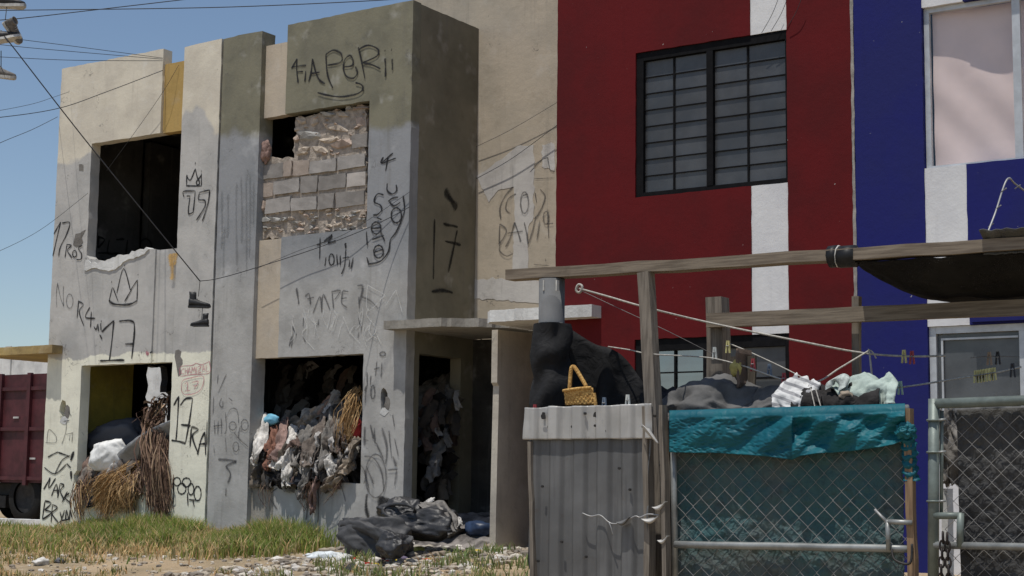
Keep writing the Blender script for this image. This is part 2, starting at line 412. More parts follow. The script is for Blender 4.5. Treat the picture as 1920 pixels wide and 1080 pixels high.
xwall('party_wall', [(1.29, ZB), (3.45, ZB), (3.45, ZT-.6), (1.29, ZT-.6)], [], 3.52, .11, MBLACKIN, HB)
zslab('floor_slab', rect(.14, 3.40, 1.29, 3.40), [], 2.46, .12, MBLACKIN, HB); zslab('floor_slab', rect(.14, XC-.14, .165, 1.285), [], 2.462, .12, MBLACKIN, HB)
zslab('roof_slab', rect(.14, 3.54, 1.29, 3.55), [], 5.05, .12, MDARKIN, HB); zslab('roof_slab', rect(.14, XC-.14, .165, 1.285), [], 5.052, .12, MDARKIN, HB)
zslab('floor_slab', rect(.14, 3.40, .165, 3.40), [], .2, .3, MBLACKIN, HB)
zslab('canopy', [(2.37, -.14), (2.95, -.135), (3.12, -.08), (3.2, .02), (3.33, .06), (3.42, .2), (3.54, .26), (3.54, 1.115), (2.524, 1.115), (2.524, .02), (2.37, .02)], [], 2.385, .08, MCONC, HB, jit=.010, step=.04, seed=31)
ywall('porch_wall', rect(XC+.003, 3.53, ZB, 2.30), [], 1.12, .02, MDARKIN, HB, seed=28)  # added thin sheet, its dark colour paints in the canopy and fin shade
xwall('fin_wall', [(-.02, ZB), (1.135, ZB), (1.135, 2.29), (-.02, 2.26), (-.02, 1.78), (.012, 1.75), (.0, 1.2), (-.01, .6)], [], 3.60, .065, MFIN, HB, jit=.0, step=.2, seed=33)
# --- house C (dark red) and D (deep blue)
YC = -.137; L = 7.0705
HC = thing('row_house', 'dark red painted house with one white stripe and black barred windows', 'house', (5.7, 1.5, .2), 'row houses along the lot')
HD = thing('row_house', 'deep blue painted house with white stripe and a sheet behind its upper window', 'house', (8.6, 1.5, .2), 'row houses along the lot')
zlc, zlcb = ZLL, 1.02
ywall('wall', bay_outline(-1, L, XS, XW, 2.7832, zlcb, 6.4), [], YC, .15, MRED, HC, seed=41)
for a_, b_, s_ in ((ZUL, 6.4, 1), (ZLL, ZUS, 2), (ZB, zlcb, 3)):
    ywall('accent_strip', rect(L-XS, L-XP, a_, b_), [], YC+.008, .14, MWHITE, HC, seed=50+s_)
    ywall('accent_strip', rect(L+XP, L+XS, a_ if s_ < 3 else ZB, b_), [], YC+.008, .14, MWHITE, HD, seed=60+s_)
ywall('pilaster', rect(L-XP, L-.014, ZB, 6.4), [], YC-.002, .2, MRED, HC, seed=42)
ywall('pilaster', rect(L+.012, L+XP, ZB, 6.4), [], YC-.002, .2, MBLUE, HD, seed=43)
ywall('wall', bay_outline(1, L, XS, XW, 2.75, zlcb, 6.4), [], YC, .15, MBLUE, HD, seed=44)
# pale mortar squeezed into the joint between the two houses
ywall('joint_filler', [(L-.014, ZB), (L+.012, ZB), (L+.010, 1.0), (L+.013, 2.6), (L+.008, 3.4), (L+.012, 6.4), (L-.014, 6.4)], [], YC-.006, .1, MGAP, HC, jit=.0018, step=.06)
xwall('side_wall', [(YC+.15, ZB), (1.135, ZB), (1.135, 6.3), (YC+.15, 6.3)], [], L-2.7832+.15, .148, MRED, HC)
for H_, x0, x1 in ((HC, L-2.62, L-.22), (HD, L+.22, L+2.62)):
    ywall('back_wall', rect(x0-.3, x1+.3, ZB, 6.2), [], 2.4, .12, MBLACKIN, H_)
    zslab('floor_slab', rect(x0, x1, .08, 2.39), [], 2.5, .14, MBLACKIN, H_); zslab('roof_slab', rect(x0, x1, .08, 2.39), [], 5.3, .14, MBLACKIN, H_)
    zslab('floor_slab', rect(x0, x1, .08, 2.39), [], .2, .3, MBLACKIN, H_)
    xwall('party_wall', [(.08, ZB), (2.39, ZB), (2.39, 6.2), (.08, 6.2)], [], x1+.14, .12, MBLACKIN, H_); xwall('party_wall', [(.08, ZB), (2.39, ZB), (2.39, 6.2), (.08, 6.2)], [], x0+.0, .12, MBLACKIN, H_)
zslab('canopy', [(3.70, -.30), (4.2, -.302), (4.76, -.30), (4.76, YC-.003), (4.284, YC-.003), (4.284, 1.13), (3.61, 1.13), (3.61, -.2)], [], 2.405, .105, MCONCW, HC, jit=.008, step=.05, seed=71)

# --- windows of C and D
MBLK = simple('black_window_steel', (.006, .006, .007), .7, .3, 20, .12)
MALU = simple('white_aluminium', (.52, .54, .56), .4, .12, 10, .5, .2, 0)
def glass_mat(name, col, rough, dust=.0):
    a = M(name, rough, .6); c = a.mix(a.rng(a.noise(3, 5), .35, .7), col, tuple(x*1.5+.006 for x in col))
    c = a.mix(a.math('MULTIPLY', a.rng(a.noise(40, 4, .7), .6, .8), .25), c, (.16, .16, .15)); a.color(c)
    a.roughness(a.rng(a.noise(4, 4), .3, .7, rough, rough+.15)); return a.m
MPANE = glass_mat('dusty_dark_glass', (.046, .048, .052), .3)
MPANE2 = glass_mat('reflecting_glass', (.02, .03, .035), .02)
MPANE2.node_tree.nodes['Principled BSDF'].inputs['Specular IOR Level'].default_value = 1.0
MPANE2.node_tree.nodes['Principled BSDF'].inputs['IOR'].default_value = 2.2
MPANE3 = glass_mat('grey_glass', (.07, .075, .08), .18)
def clear_glass():
    a = M('clear_glass', .05, .5); tr = a.n('ShaderNodeBsdfTransparent'); tr.inputs[0].default_value = (.985, .99, .99, 1)
    gl = a.n('ShaderNodeBsdfGlossy'); gl.inputs['Roughness'].default_value = .03; gl.inputs[0].default_value = (.8, .85, .9, 1)
    mx = a.n('ShaderNodeMixShader'); mx.inputs[0].default_value = .04
    a.l(tr.outputs[0], mx.inputs[1]); a.l(gl.outputs[0], mx.inputs[2]); a.l(mx.outputs[0], a.out.inputs[0]); return a.m
MCLEAR = clear_glass()
def bars(name, rects, y0, y1, mat, parent):
    g = G()
    for (a, b, c, d) in rects: g.box((a, y0, c), (b, y1, d))
    return g.obj(name, mat, parent)
def barred_window(x0, x1, z0, z1, H, rows, panes=True, y=YC, split=None, zjit=0):
    wn = bars('window', [(x0+.002, x0+.07, z0+.002, z1-.002), (x1-.02, x1-.002, z0+.002, z1-.002), (x0+.071, x1-.021, z1-.075, z1-.002), (x0+.071, x1-.021, z0+.002, z0+.04)], y+.015, y+.075, MBLK, H)
    xm = split or (x0+x1)/2
    bars('mullion', [(xm-.03, xm+.03, z0+.042, z1-.077)], y+.012, y+.070, MBLK, wn)
    for sa, sb in ((x0+.072, xm-.032), (xm+.032, x1-.022)):
        mid = (sa+sb)/2 - .02
        bars('bar', [(mid-.008, mid+.008, z0+.042, z1-.077)], y+.040, y+.0505, MBLK, wn)
        for r in range(rows):
            za = z0+.042+(z1-.077-z0-.042)*r/rows; zb = z0+.042+(z1-.077-z0-.042)*(r+1)/rows
            if r: bars('bar', [(sa, sb, za-.005, za+.005)], y+.0415, y+.0503, MBLK, wn)
            for pa, pb in ((sa, mid-.009), (mid+.009, sb)):
                g = G(); t = random.uniform(-.0015, .0015)
                yy = y+.052
                g.box((pa, yy, za+.004), (pb, yy+.004, zb-.004))
                for q_ in g.v: q_.y += t*(1 if q_.z > (za+zb)/2 else -1)*.7
                g.obj('pane', MPANE, wn)
    return wn
barred_window(L-XW, L-XP, ZUS, ZUL, HC, 8)
# lower red window: dark frame, a bright reflecting sash on the left, dark open sash on the right
x0, x1, z0, z1 = L-XW, L-XP, zlcb, ZLL
wn = bars('window', [(x0+.002, x0+.10, z0+.002, z1-.002), (x1-.04, x1-.002, z0+.002, z1-.002), (x0+.102, x1-.042, z1-.10, z1-.002), (x0+.102, x1-.042, z0+.002, z0+.05)], YC+.015, YC+.075, MBLK, HC)
bars('mullion', [(x0+.64, x0+.72, z0+.052, z1-.102)], YC+.012, YC+.07, MBLK, wn)
bars('bar', [(x0+.36, x0+.376, z0+.052, z1-.102)], YC+.03, YC+.042, MBLK, wn)
bars('bar', [(x0+.102, x0+.638, z1-.29, z1-.28)], YC+.028, YC+.040, MBLK, wn)
bars('bar', [(x0+.722, x1-.042, z1-.36, z1-.345)], YC+.028, YC+.040, MBLK, wn)
for pa, pb, za, zb in ((x0+.102, x0+.36, z0+.052, z1-.29), (x0+.376, x0+.638, z0+.052, z1-.29), (x0+.102, x0+.36, z1-.28, z1-.102), (x0+.376, x0+.638, z1-.28, z1-.102)):
    bars('pane', [(pa, pb, za, zb)], YC+.050, YC+.054, MPANE2, wn)
bars('pane', [(x0+.722, x1-.042, z0+.052, z1-.36)], YC+.05, YC+.054, MPANE, wn); bars('pane', [(x0+.722, x1-.042, z1-.345, z1-.102)], YC+.05, YC+.054, MPANE, wn)
# D upper window with a hung sheet
x0, x1, z0, z1 = L+XP, L+XW, ZUS, ZUL
wn = bars('window', [(x0+.004, x0+.045, z0+.002, z1-.002), (x1-.05, x1-.002, z0+.002, z1-.002), (x0+.046, x1-.051, z1-.04, z1-.002), (x0+.046, x1-.051, z0+.002, z0+.02), (x0+.685, x0+.745, z0+.021, z1-.041)], YC+.045, YC+.085, MALU, HD)
for pa, pb in ((x0+.046, x0+.684), (x0+.746, x1-.051)):
    bars('pane', [(pa, pb, z0+.021, z1-.041)], YC+.062, YC+.066, MCLEAR, wn)
# D lower window
x0, x1, z0, z1 = L+XP, L+XW, zlcb, ZLL
wn = bars('window', [(x0+.004, x0+.055, z0+.002, z1-.002), (x1-.05, x1-.002, z0+.002, z1-.002), (x0+.056, x1-.051, z1-.055, z1-.002), (x0+.056, x1-.051, z0+.002, z0+.04), (x0+.68, x0+.74, z0+.041, z1-.056)], YC+.03, YC+.085, MALU, HD)
bars('screen_frame', [(x0+.09, x0+.105, z0+.041, z1-.09), (x0+.106, x0+.67, z1-.105, z1-.09)], YC+.04, YC+.055, MALU, wn)
for pa, pb in ((x0+.056, x0+.679), (x0+.741, x1-.051)):
    bars('pane', [(pa, pb, z0+.041, z1-.056)], YC+.066, YC+.07, MPANE3, wn)
g = G(); g.box((L+XS+.02, YC-.05, 2.115), (L+2.6, YC-.004, 2.165)); g.obj('lintel_ledge', MBLUE, HD)

# sheet behind the upper window of D
def sheet(name, fn, nu, nv, mat, parent=None, thick=0.0, uv=True):
    vs = []; uvs = []
    for j in range(nv+1):
        for i in range(nu+1):
            u, v = i/nu, j/nv; vs.append(Vector(fn(u, v))); uvs.append((u, v))
    fs = [(j*(nu+1)+i, j*(nu+1)+i+1, (j+1)*(nu+1)+i+1, (j+1)*(nu+1)+i) for j in range(nv) for i in range(nu)]
    o = mesh(name, vs, fs, mat, parent, True, uvs if uv else None)
    if thick:
        md = o.modifiers.new('thickness', 'SOLIDIFY'); md.thickness = thick; md.offset = 0
    return o
def nz(x, y, z=0): return noise.noise(Vector((x, y, z)))
def cloth_mat(name, col, rough=.9, scale=5, var=.15, tr=.0, wrinkle=.0, wscale=9):
    a = M(name, rough, .2)
    c = a.mix(a.rng(a.noise(scale, 5), .3, .7), tuple(x*(1-var) for x in col), tuple(min(1, x*(1+var)) for x in col)); a.color(c)
    h = a.noise(wscale, 3, .55, dist=.6)
    a.bump(h, wrinkle if wrinkle else .15, .02)
    if tr:
        t = a.n('ShaderNodeBsdfTranslucent'); a.l(c, t.inputs[0]); mx = a.n('ShaderNodeMixShader'); mx.inputs[0].default_value = tr
        a.l(a.b.outputs[0], mx.inputs[1]); a.l(t.outputs[0], mx.inputs[2]); a.l(mx.outputs[0], a.out.inputs[0])
    return a.m
MSHEET = cloth_mat('pinkish_bedsheet', (.86, .69, .65), .9, 3, .05, .1, .12, 5)
def f(u, v):
    x = L+XP+.05+u*1.3; z = ZUL-.02-v*1.25
    d = .10 + .05*sstep(.0, .35, u) + .008*nz(u*3, v*3, 3)
    d += .02*sstep(.55, 1, v)*math.sin(5*u+1)*.4 + .006*math.sin(22*(u-.8*v))*sstep(.1, .5, v)
    return (x, YC+d+.01, z)
tag(sheet('bed_sheet', f, 60, 60, MSHEET), 'pinkish bed sheet hung as a curtain in the blue house upper window', 'sheet')

# ------------------------------------------------------------------ walled-up window of house B: blocks, stones, mortar
MBLOCK = [simple('concrete_block_%s' % k, lin(*c, 1.12), .95, .14, 7, .05, 0, .4, 70, .004) for k, c in (('grey', (150, 146, 142)), ('dark', (132, 128, 124)), ('pale', (172, 166, 160)), ('pink', (158, 146, 136)))]
MMORT = simple('crumbling_mortar', lin(160, 150, 139, 1.0), .97, .3, 14, .05, 0, .8, 40, .012)
MSTONE = [simple('rubble_stone_%s' % k, lin(*c, 1.08), .95, .22, 12, .05, 0, .6, 50, .006) for k, c in (('beige', (176, 164, 150)), ('grey', (150, 148, 144)), ('rose', (164, 148, 136)))]
def boxmesh(name, sx, sy, sz, mat, seed, jit=.008, cuts=1, bev=.006):
    bm = bmesh.new(); bmesh.ops.create_cube(bm, size=1)
    bmesh.ops.scale(bm, vec=(sx, sy, sz), verts=bm.verts)
    bmesh.ops.subdivide_edges(bm, edges=bm.edges, cuts=cuts, use_grid_fill=True)
    r = random.Random(seed)
    for v in bm.verts: v.co += Vector((r.uniform(-jit, jit), r.uniform(-jit, jit)*.2, r.uniform(-jit, jit)))
    me = bpy.data.meshes.new(name); bm.to_mesh(me); bm.free(); me.materials.append(mat); return me
def stonemesh(name, seed, mat, sub=1, rough=.25, boxy=.5):
    bm = bmesh.new(); bmesh.ops.create_icosphere(bm, subdivisions=sub+1, radius=.5)
    r = Vector((seed*3.7, seed*1.3, 0))
    for v in bm.verts:
        p = v.co*2; mx = max(abs(p.x), abs(p.y), abs(p.z)); q = p*(1-boxy)+p/mx*boxy*.85
        v.co = q*.5*(1+rough*noise.noise(p*1.3+r)+rough*.5*noise.noise(p*2.9+r))
    me = bpy.data.meshes.new(name); bm.to_mesh(me); bm.free(); me.materials.append(mat); return me
wall_b = [o for o in HB.children if o.name.startswith('wall')][0]
YB = .075
def blk(px, mat, kindname='concrete_block', par=None):
    (xa, ya), (xb, yb) = px
    p = at(xa, yb, YB); q = at(xb, ya, YB)
    me = boxmesh(kindname, q.x-p.x, .11, q.z-p.z, mat, hash(px) % 9999, .007, 2)
    o = link(kindname, me, infill); o.location = ((p.x+q.x)/2, YB+.055+random.uniform(-.012, .012), (p.z+q.z)/2)
    o.rotation_euler = (0, random.uniform(-.008, .008), 0); return o
# the infill is a part of the house, its blocks and stones the pieces
mo = [at(*p, .105) for p in ((488, 298), (553, 296), (556, 222), (688, 200), (688, 428), (600, 438), (500, 448), (485, 440))]
infill = ywall('window_infill', [(p.x, p.z) for p in mo], [], .095, .08, MMORT, HB, jit=.012, step=.04, seed=77)
def ipx(x, y): return (470+x/3.375, 160+y/3.375)
bl = [  # pixel boxes read in a 3.375x view of the window
 ((62,492),(205,598),1),((208,478),(262,578),3),((264,470),(368,572),3),((372,462),(540,562),0),((548,430),(722,534),0),
 ((64,612),(138,706),3),((146,588),(308,694),0),((314,566),(420,682),1),((424,554),(598,664),1),((604,540),(722,642),2),
 ((92,704),(250,812),0),((255,698),(420,800),0),((426,680),(528,786),1),((533,660),(716,774),1),
 ((632,300),(735,398),1)]
for a_, b_, c_ in bl:
    sh = lambda p: ipx(*p)
    blk((sh(a_), sh(b_)), MBLOCK[c_])
st = [((286,196),(352,248),0),((358,170),(422,272),0),((442,160),(530,208),1),((535,152),(618,212),0),((585,120),(640,166),1),((256,248),(312,296),0),
      ((300,278),(432,362),1),((436,212),(620,310),0),((270,310),(304,360),2),((325,235),(360,275),0),((640,112),(735,160),2),((640,160),(736,290),2),((440,312),(560,370),0),((500,330),(630,420),2),((290,380),(370,450),0),((372,368),(490,440),0),
      ((60,720),(90,800),2),((52,815),(120,880),1),((122,830),(190,880),1)]
r_ = random.Random(5)
for k in range(58): # crumbling course under the blocks
    x = r_.uniform(50, 720); y = r_.uniform(790, 920) - (x-50)*.035
    s_ = r_.uniform(14, 34); st.append(((x, y), (x+s_*1.5, y+s_), r_.choice((0, 0, 1, 2))))
for k in range(26):
    x = r_.uniform(265, 735); y = r_.uniform(150, 440)-(x-265)*.05; s_ = r_.uniform(12, 24); st.append(((x, y), (x+s_*1.3, y+s_), r_.choice((0, 2, 2))))
sm = [[stonemesh('stone', i+10*j, MSTONE[j], 0 if i % 2 else 1, .5, .75) for i in range(4)] for j in range(3)]
for k, (a_, b_, c_) in enumerate(st):
    p = at(*ipx(a_[0], b_[1]), YB); q = at(*ipx(b_[0], a_[1]), YB)
    o = link('stone', sm[c_][k % 4], infill); o.location = ((p.x+q.x)/2, YB+.03+random.uniform(0, .02), (p.z+q.z)/2)
    o.scale = ((q.x-p.x)*1.06, .10, (q.z-p.z)*1.06); o.rotation_euler = (0, r_.uniform(-.25, .25), 0)
for o in infill.children: o.matrix_parent_inverse = Matrix.Identity(4)

# ------------------------------------------------------------------ graffiti (sprayed paint, flat on the walls)
def spray(name, col, alpha=1.0, soft=.35, rough=.7):
    a = M(name, rough, .2)
    uvn = a.n('ShaderNodeUVMap'); uvn.uv_map = 'UVMap'
    sp = a.n('ShaderNodeSeparateXYZ'); a.l(uvn.outputs[0], sp.inputs[0])
    d = a.math('ABSOLUTE', a.math('SUBTRACT', sp.outputs[1], .5))
    d = a.math('ADD', d, a.math('MULTIPLY', a.math('SUBTRACT', a.noise(60, 3, .7), .5), .35))
    al = a.rng(d, .5-soft, .48, 1, 0)
    al = a.math('MULTIPLY', al, a.rng(a.noise(6, 3), .25, .55, alpha*.6, alpha))
    a.color(a.mix(a.rng(a.noise(20, 2), .3, .7), col, tuple(c*1.3+.004 for c in col)))
    a.put(a.b.inputs['Alpha'], al); return a.m
SBLK = spray('black_spray_paint', (.018, .018, .02))
SGRY = spray('faded_black_spray', (.05, .05, .055), .62, .45)
SRED = spray('pink_marker_paint', (.46, .19, .23), .8, .35)
SWHT = spray('white_chalk_paint', (.62, .62, .60), .5, .4)
SDRK = spray('ghost_black_paint', (.01, .01, .01), .8, .4)
SSOOT = spray('black_spray_cloud', (.02, .02, .022), .9, .5)
SHAZ = spray('thin_dark_paint', (.05, .05, .048), .2, .5)
gcount = [0]
def graffiti(strokes, width, mat, parent, ox, oy, s, plane=('y', 0), off=.004, label=None):
    """strokes: pixel polylines (in a zoomed view with origin ox,oy and scale s); ('o',cx,cy,rx,ry) = ellipse; ('.',x,y) = dot"""
    g = G(); ax, val = plane
    for k, st_ in enumerate(strokes):
        wd = width; cl = False
        if st_[0] == 'o':
            _, cx, cy, rx, ry = st_[:5]; n = 16
            pts = [(cx+rx*math.cos(2*math.pi*i/n+1.2), cy+ry*math.sin(2*math.pi*i/n+1.2)) for i in range(n+1)]
        elif st_[0] == '.': pts = [(st_[1]-1.2*s*.5, st_[2]), (st_[1]+1.2*s*.5, st_[2])]; wd = width*1.5
        elif st_[0] == 'w': wd = st_[1]; pts = st_[2]
        else: pts = st_
        px = [(ox+x/s, oy+y/s) for x, y in pts]
        gcount[0] += 1
        o_ = off + (k % 40)*.00035
        if ax == 'y': P3 = [at(x, y, val-o_) for x, y in px]; nrm = Vector((0, -1, 0))
        else: P3 = [atx(x, y, val+o_) for x, y in px]; nrm = Vector((1, 0, 0))
        C3 = catmull(P3, 5) if len(P3) > 2 else catmull(P3, 6)
        n = len(C3); vs = []; fs = []; uv = []
        for i, p in enumerate(C3):
            d = (C3[min(i+1, n-1)]-C3[max(i-1, 0)]).normalized(); sd = nrm.cross(d).normalized()
            ww = wd/200*.5*(1.0+.25*math.sin(i*.7+k))*(0.55 if i in (0, n-1) else 1)*1.5
            vs += [p-sd*ww, p+sd*ww]; uv += [(i/n, 0), (i/n, 1)]
        for i in range(n-1): fs.append((2*i, 2*i+1, 2*i+3, 2*i+2))
        g.add(vs, fs, uv)
    o = g.obj('graffiti', mat, parent, uv=True)
    if label: o['label'] = label
    return o
def patch(pts, mat, parent, plane=('y', 0), off=.003, ox=0, oy=0, s=1, name='paint_patch'):
    ax, val = plane
    P3 = [(at(ox+x/s, oy+y/s, val-off) if ax == 'y' else atx(ox+x/s, oy+y/s, val+off)) for x, y in pts]
    if ax == 'y': return ywall(name, [(p.x, p.z) for p in P3], [], val-off, off*.8, mat, parent, jit=.006, step=.035, seed=len(pts)+int(pts[0][0]))
    return xwall(name, [(p.y, p.z) for p in P3], [], val+off, off*.8, mat, parent, jit=.006, step=.035)
YBW = ('y', .025)
# house A, upper left column
graffiti([[(75,212),(100,165),(122,130)],[(120,132),(95,240),(68,360)],[(130,138),(182,135),(160,215),(118,300),(108,362)],[(162,285),(150,370)],[(160,282),(192,290),(166,322),(198,372)],('o',215,345,14,22),[(268,288),(240,308),(262,345),(256,382),(228,384)],('.',292,375)], 3, SBLK, HA, 80, 380, 3.6)
graffiti([[(100,540),(92,620),(95,708)],[(100,545),(120,640),(142,700)],[(142,700),(138,620),(140,560)],('o',182,665,22,48)], 2.4, SGRY, HA, 80, 380, 3.6)
graffiti([[(242,660),(232,780)],[(238,664),(274,688),(246,735),(278,832)],[(318,705),(288,772),(355,780)],[(328,735),(322,842)],[(345,835),(360,855),(372,820),(376,868)],[(390,812),(394,862)],[(384,890),(402,922)],('.',395,800)], 3, SBLK, HA, 80, 380, 3.6)
graffiti([[(470,570),(447,665)],[(475,575),(510,668)],[(500,610),(545,445),(592,590)],[(592,590),(640,520)],[(640,520),(636,662)],[(600,585),(552,668)],('w',4.5,[(445,660),(480,683),(550,690),(604,680),(637,660)]),('.',465,535),('.',552,425),('.',643,487)], 2.6, SBLK, HA, 80, 380, 3.6, label='black sprayed crown')
graffiti([[(398,872),(440,830),(482,795)],[(480,795),(468,920),(450,1066)],[(385,1068),(470,1064),(552,1062)],[(515,800),(580,795),(616,805)],[(616,805),(618,880),(600,1055)],[(555,955),(612,953)]], 4, SBLK, HA, 80, 380, 3.6, label='large black sprayed 17')
graffiti([[(740,1005),(722,1015)],('.',650,1030),('.',665,1010)], 3, SBLK, HA, 80, 380, 3.6)
graffiti([('w',6,[(695,1010),(712,1018),(702,1030)])], 5, SRED, HA, 80, 380, 3.6)
# crown and 1757 on the pilaster
graffiti([[(700,655),(700,697)],[(698,697),(756,697)],[(755,697),(755,650)],[(700,660),(714,675),(732,632)],[(732,632),(742,670),(755,655)],('o',742,684,6,9),('.',732,612),('.',755,642),('.',702,660),
          [(690,738),(688,718),(732,716)],[(732,716),(724,796)],[(724,796),(706,798),(712,735)],[(746,722),(786,712)],[(786,712),(780,760),(758,830)],[(748,724),(744,748),(768,752),(766,778),(736,826)],[(700,735),(712,735)]], 3, SBLK, HA, 0, 0, 2)
# pink writing and black 17 RA
graffiti([[(1110,262),(1114,192),(1200,180),(1232,164),(1270,176),(1330,150)],[(1330,150),(1330,236),(1220,246),(1110,262)],
          [(1140,205),(1122,212),(1120,240),(1140,242)],[(1148,200),(1148,246)],[(1164,196),(1164,244)],[(1148,222),(1164,220)],[(1170,243),(1180,196),(1190,241)],[(1174,224),(1188,222)],[(1196,240),(1200,194),(1210,218),(1220,190),(1224,238)],[(1234,190),(1234,236)],[(1244,192),(1266,188),(1246,234),(1270,230)],[(1276,230),(1286,180),(1298,228)],[(1280,210),(1296,208)],[(1306,176),(1306,226),(1324,222)],
          [(1120,370),(1126,300),(1180,276),(1282,262),(1276,340),(1232,385),(1150,400),(1120,370)],[(1145,322),(1165,305),(1165,370)],[(1145,373),(1186,368)],[(1198,310),(1246,300),(1214,366)],[(1206,336),(1240,330)]], 1.7, SRED, HA, 60, 640, 4, label='pink outlined writing CHAMIZAL 17')
graffiti([[(1062,482),(1100,410)],[(1100,410),(1092,580),(1080,745)],[(1045,742),(1100,750),(1152,766)],[(1112,480),(1150,432),(1204,425)],[(1204,425),(1180,600),(1150,766)],[(1115,625),(1190,632)],[(1195,640),(1185,792)],[(1195,640),(1246,662),(1202,712),(1250,850)],[(1240,850),(1266,740),(1296,680)],[(1296,680),(1302,852)],[(1250,772),(1302,768)],('w',2,[(1312,590),(1308,790)])], 4, SBLK, HA, 60, 640, 4)
graffiti([('w',4,[(14,800),(18,880),(14,960)]),('o',40,820,22,26),('o',100,825,27,28),('o',70,865,26,34),('o',128,868,18,36),('o',170,895,22,45),[(105,890),(110,975)],[(140,940),(150,980)],[(115,935),(185,940)]], 3, SBLK, HA, 320, 660, 3.376)
# lower left column
graffiti([[(38,778),(62,735),(78,704)],[(78,704),(70,770),(112,708)],[(86,818),(116,745),(124,808)],[(98,785),(124,782)],[(138,742),(124,830)],[(138,742),(162,752),(140,788),(166,842)],[(184,790),(150,858)],[(196,800),(170,828),(212,868)]], 3.4, SBLK, HA, 70, 680, 3.273)
graffiti([[(46,848),(30,960)],[(46,848),(84,862),(44,904)],[(44,904),(86,920),(30,962)],[(92,870),(84,980)],[(92,870),(122,890),(90,925),(128,980)],[(138,915),(150,950),(166,905)],[(150,950),(140,990)],[(172,970),(178,905),(192,965)],[(196,965),(200,905),(212,950)],[(110,1010),(140,975),(200,960)]], 3.4, SBLK, HA, 70, 680, 3.273)
graffiti([[(64,580),(95,562),(126,548)],[(126,550),(192,572)],[(200,570),(150,600),(108,682)],[(42,642),(108,682),(180,620)],[(225,545),(205,595)],('w',7,[(222,545),(212,575),(204,600)]),[(180,620),(205,645)],('w',6,[(205,665),(208,715)])], 3, SBLK, HA, 70, 680, 3.273)
graffiti([[(58,490),(70,410),(115,450)],[(115,450),(112,490),(50,490)],[(150,500),(175,420),(178,365)],[(175,440),(220,430)],[(200,440),(195,480)],[(215,430),(212,490)],[(190,300),(210,330)],[(160,360),(200,352)]], 2.6, SGRY, HA, 70, 680, 3.273)
# house B pilaster (thin faded scribbles)
PBW = ('y', -.004)
graffiti([[(300,140),(296,200)],[(352,140),(300,260)],[(322,290),(308,330),(328,350),(330,310)],[(272,280),(268,390)],[(275,430),(280,520)],[(300,430),(298,520)],[(318,420),(322,470),(320,520)],[(268,470),(330,462)],[(345,380),(352,480),(342,520)],[(350,420),(380,360),(420,370),(430,450)],('o',392,468,22,26),('o',468,462,22,34),[(440,470),(430,540),(490,600)],('o',412,600,18,30),[(400,510),(440,560)],[(345,540),(352,632)],[(272,590),(276,640)],[(365,290),(390,310)]], 2.6, SGRY, HB, 320, 660, 3.376, PBW)
graffiti([('w',5,[(300,680),(360,682),(418,692)]),('w',5,[(416,692),(360,715),(350,730)]),('w',5,[(350,725),(378,770),(362,830)]),('w',4,[(350,860),(348,910)])], 4, SGRY, HB, 320, 660, 3.376, PBW)
# dark drips under the change of paint
graffiti([('w',7,[(x, y0), (x+random.uniform(-3, 3), (y0+y1)/2), (x+random.uniform(-4, 4), y1)]) for x, y0, y1 in ((30,690,900),(52,700,860),(84,660,960),(100,640,880),(118,640,990),(132,630,930),(145,660,820),(40,820,1000))], 3, SHAZ, HB, 400, 0, 1.928, PBW)
# bay of house B
graffiti([[(345,515),(370,470),(386,440)],[(386,440),(385,530),(396,620)],[(348,502),(400,495),(456,490)],[(386,540),(432,536)],[(452,530),(446,612)],[(474,616),(492,540),(502,440)],[(502,440),(528,540),(556,600),(598,628)],[(492,552),(558,540)],[(604,402),(608,500),(622,580),(656,660)],[(604,408),(660,376),(720,406),(712,468),(612,490)],[(742,502),(802,490),(804,440),(780,416),(745,450),(735,510),(758,572),(810,586),(840,545),(824,500)],[(845,352),(868,440),(896,588)],[(850,372),(918,340),(992,368),(986,420),(880,470)],[(880,470),(955,488),(1012,516)],[(1047,436),(1050,500),(1050,576)],[(1100,440),(1102,526)],('.',1047,380),('.',1095,375),[(540,695),(620,715),(720,726),(830,706),(880,672),(870,635),(825,620)]], 3.6, SBLK, HB, 460, 0, 4, YBW, label='black sprayed FIAPERii with a curved underline')
graffiti([[(536,92),(526,122),(585,72)],[(560,90),(548,165)],[(528,126),(600,98)],[(556,226),(556,262),(582,280),(604,262),(600,232)],[(560,318),(585,300),(612,296)],[(566,318),(590,340),(622,322)],('o',602,388,26,38),[(636,288),(642,370),(602,470),(572,512),(562,570),(522,620),(460,636)],
          [(538,285),(506,280),(490,318),(520,336),(528,360),(506,384),(484,386)],[(505,400),(528,410)],('o',500,452,24,30),[(478,455),(526,450)],[(478,512),(540,488)],[(520,466),(545,520)],('o',512,572,24,32),[(490,575),(536,560)],[(450,470),(455,540)],[(452,600),(462,632)]], 3.2, SBLK, HB, 520, 260, 2.7, YBW, label='black sprayed 4 uno siete running down the wall')
graffiti([[(216,500),(214,612)],[(198,538),(240,522)],('w',5,[(236,522),(276,488),(258,526),(296,516)]),[(246,600),(240,645)],('o',274,612,13,28),[(300,585),(304,640)],[(318,590),(318,642)],('w',4,[(344,528),(346,556)]),[(346,560),(340,640),(324,686)],[(330,605),(362,598)],[(366,612),(362,650)],[(384,600),(372,660)]], 2.6, SBLK, HB, 520, 260, 2.7, YBW)
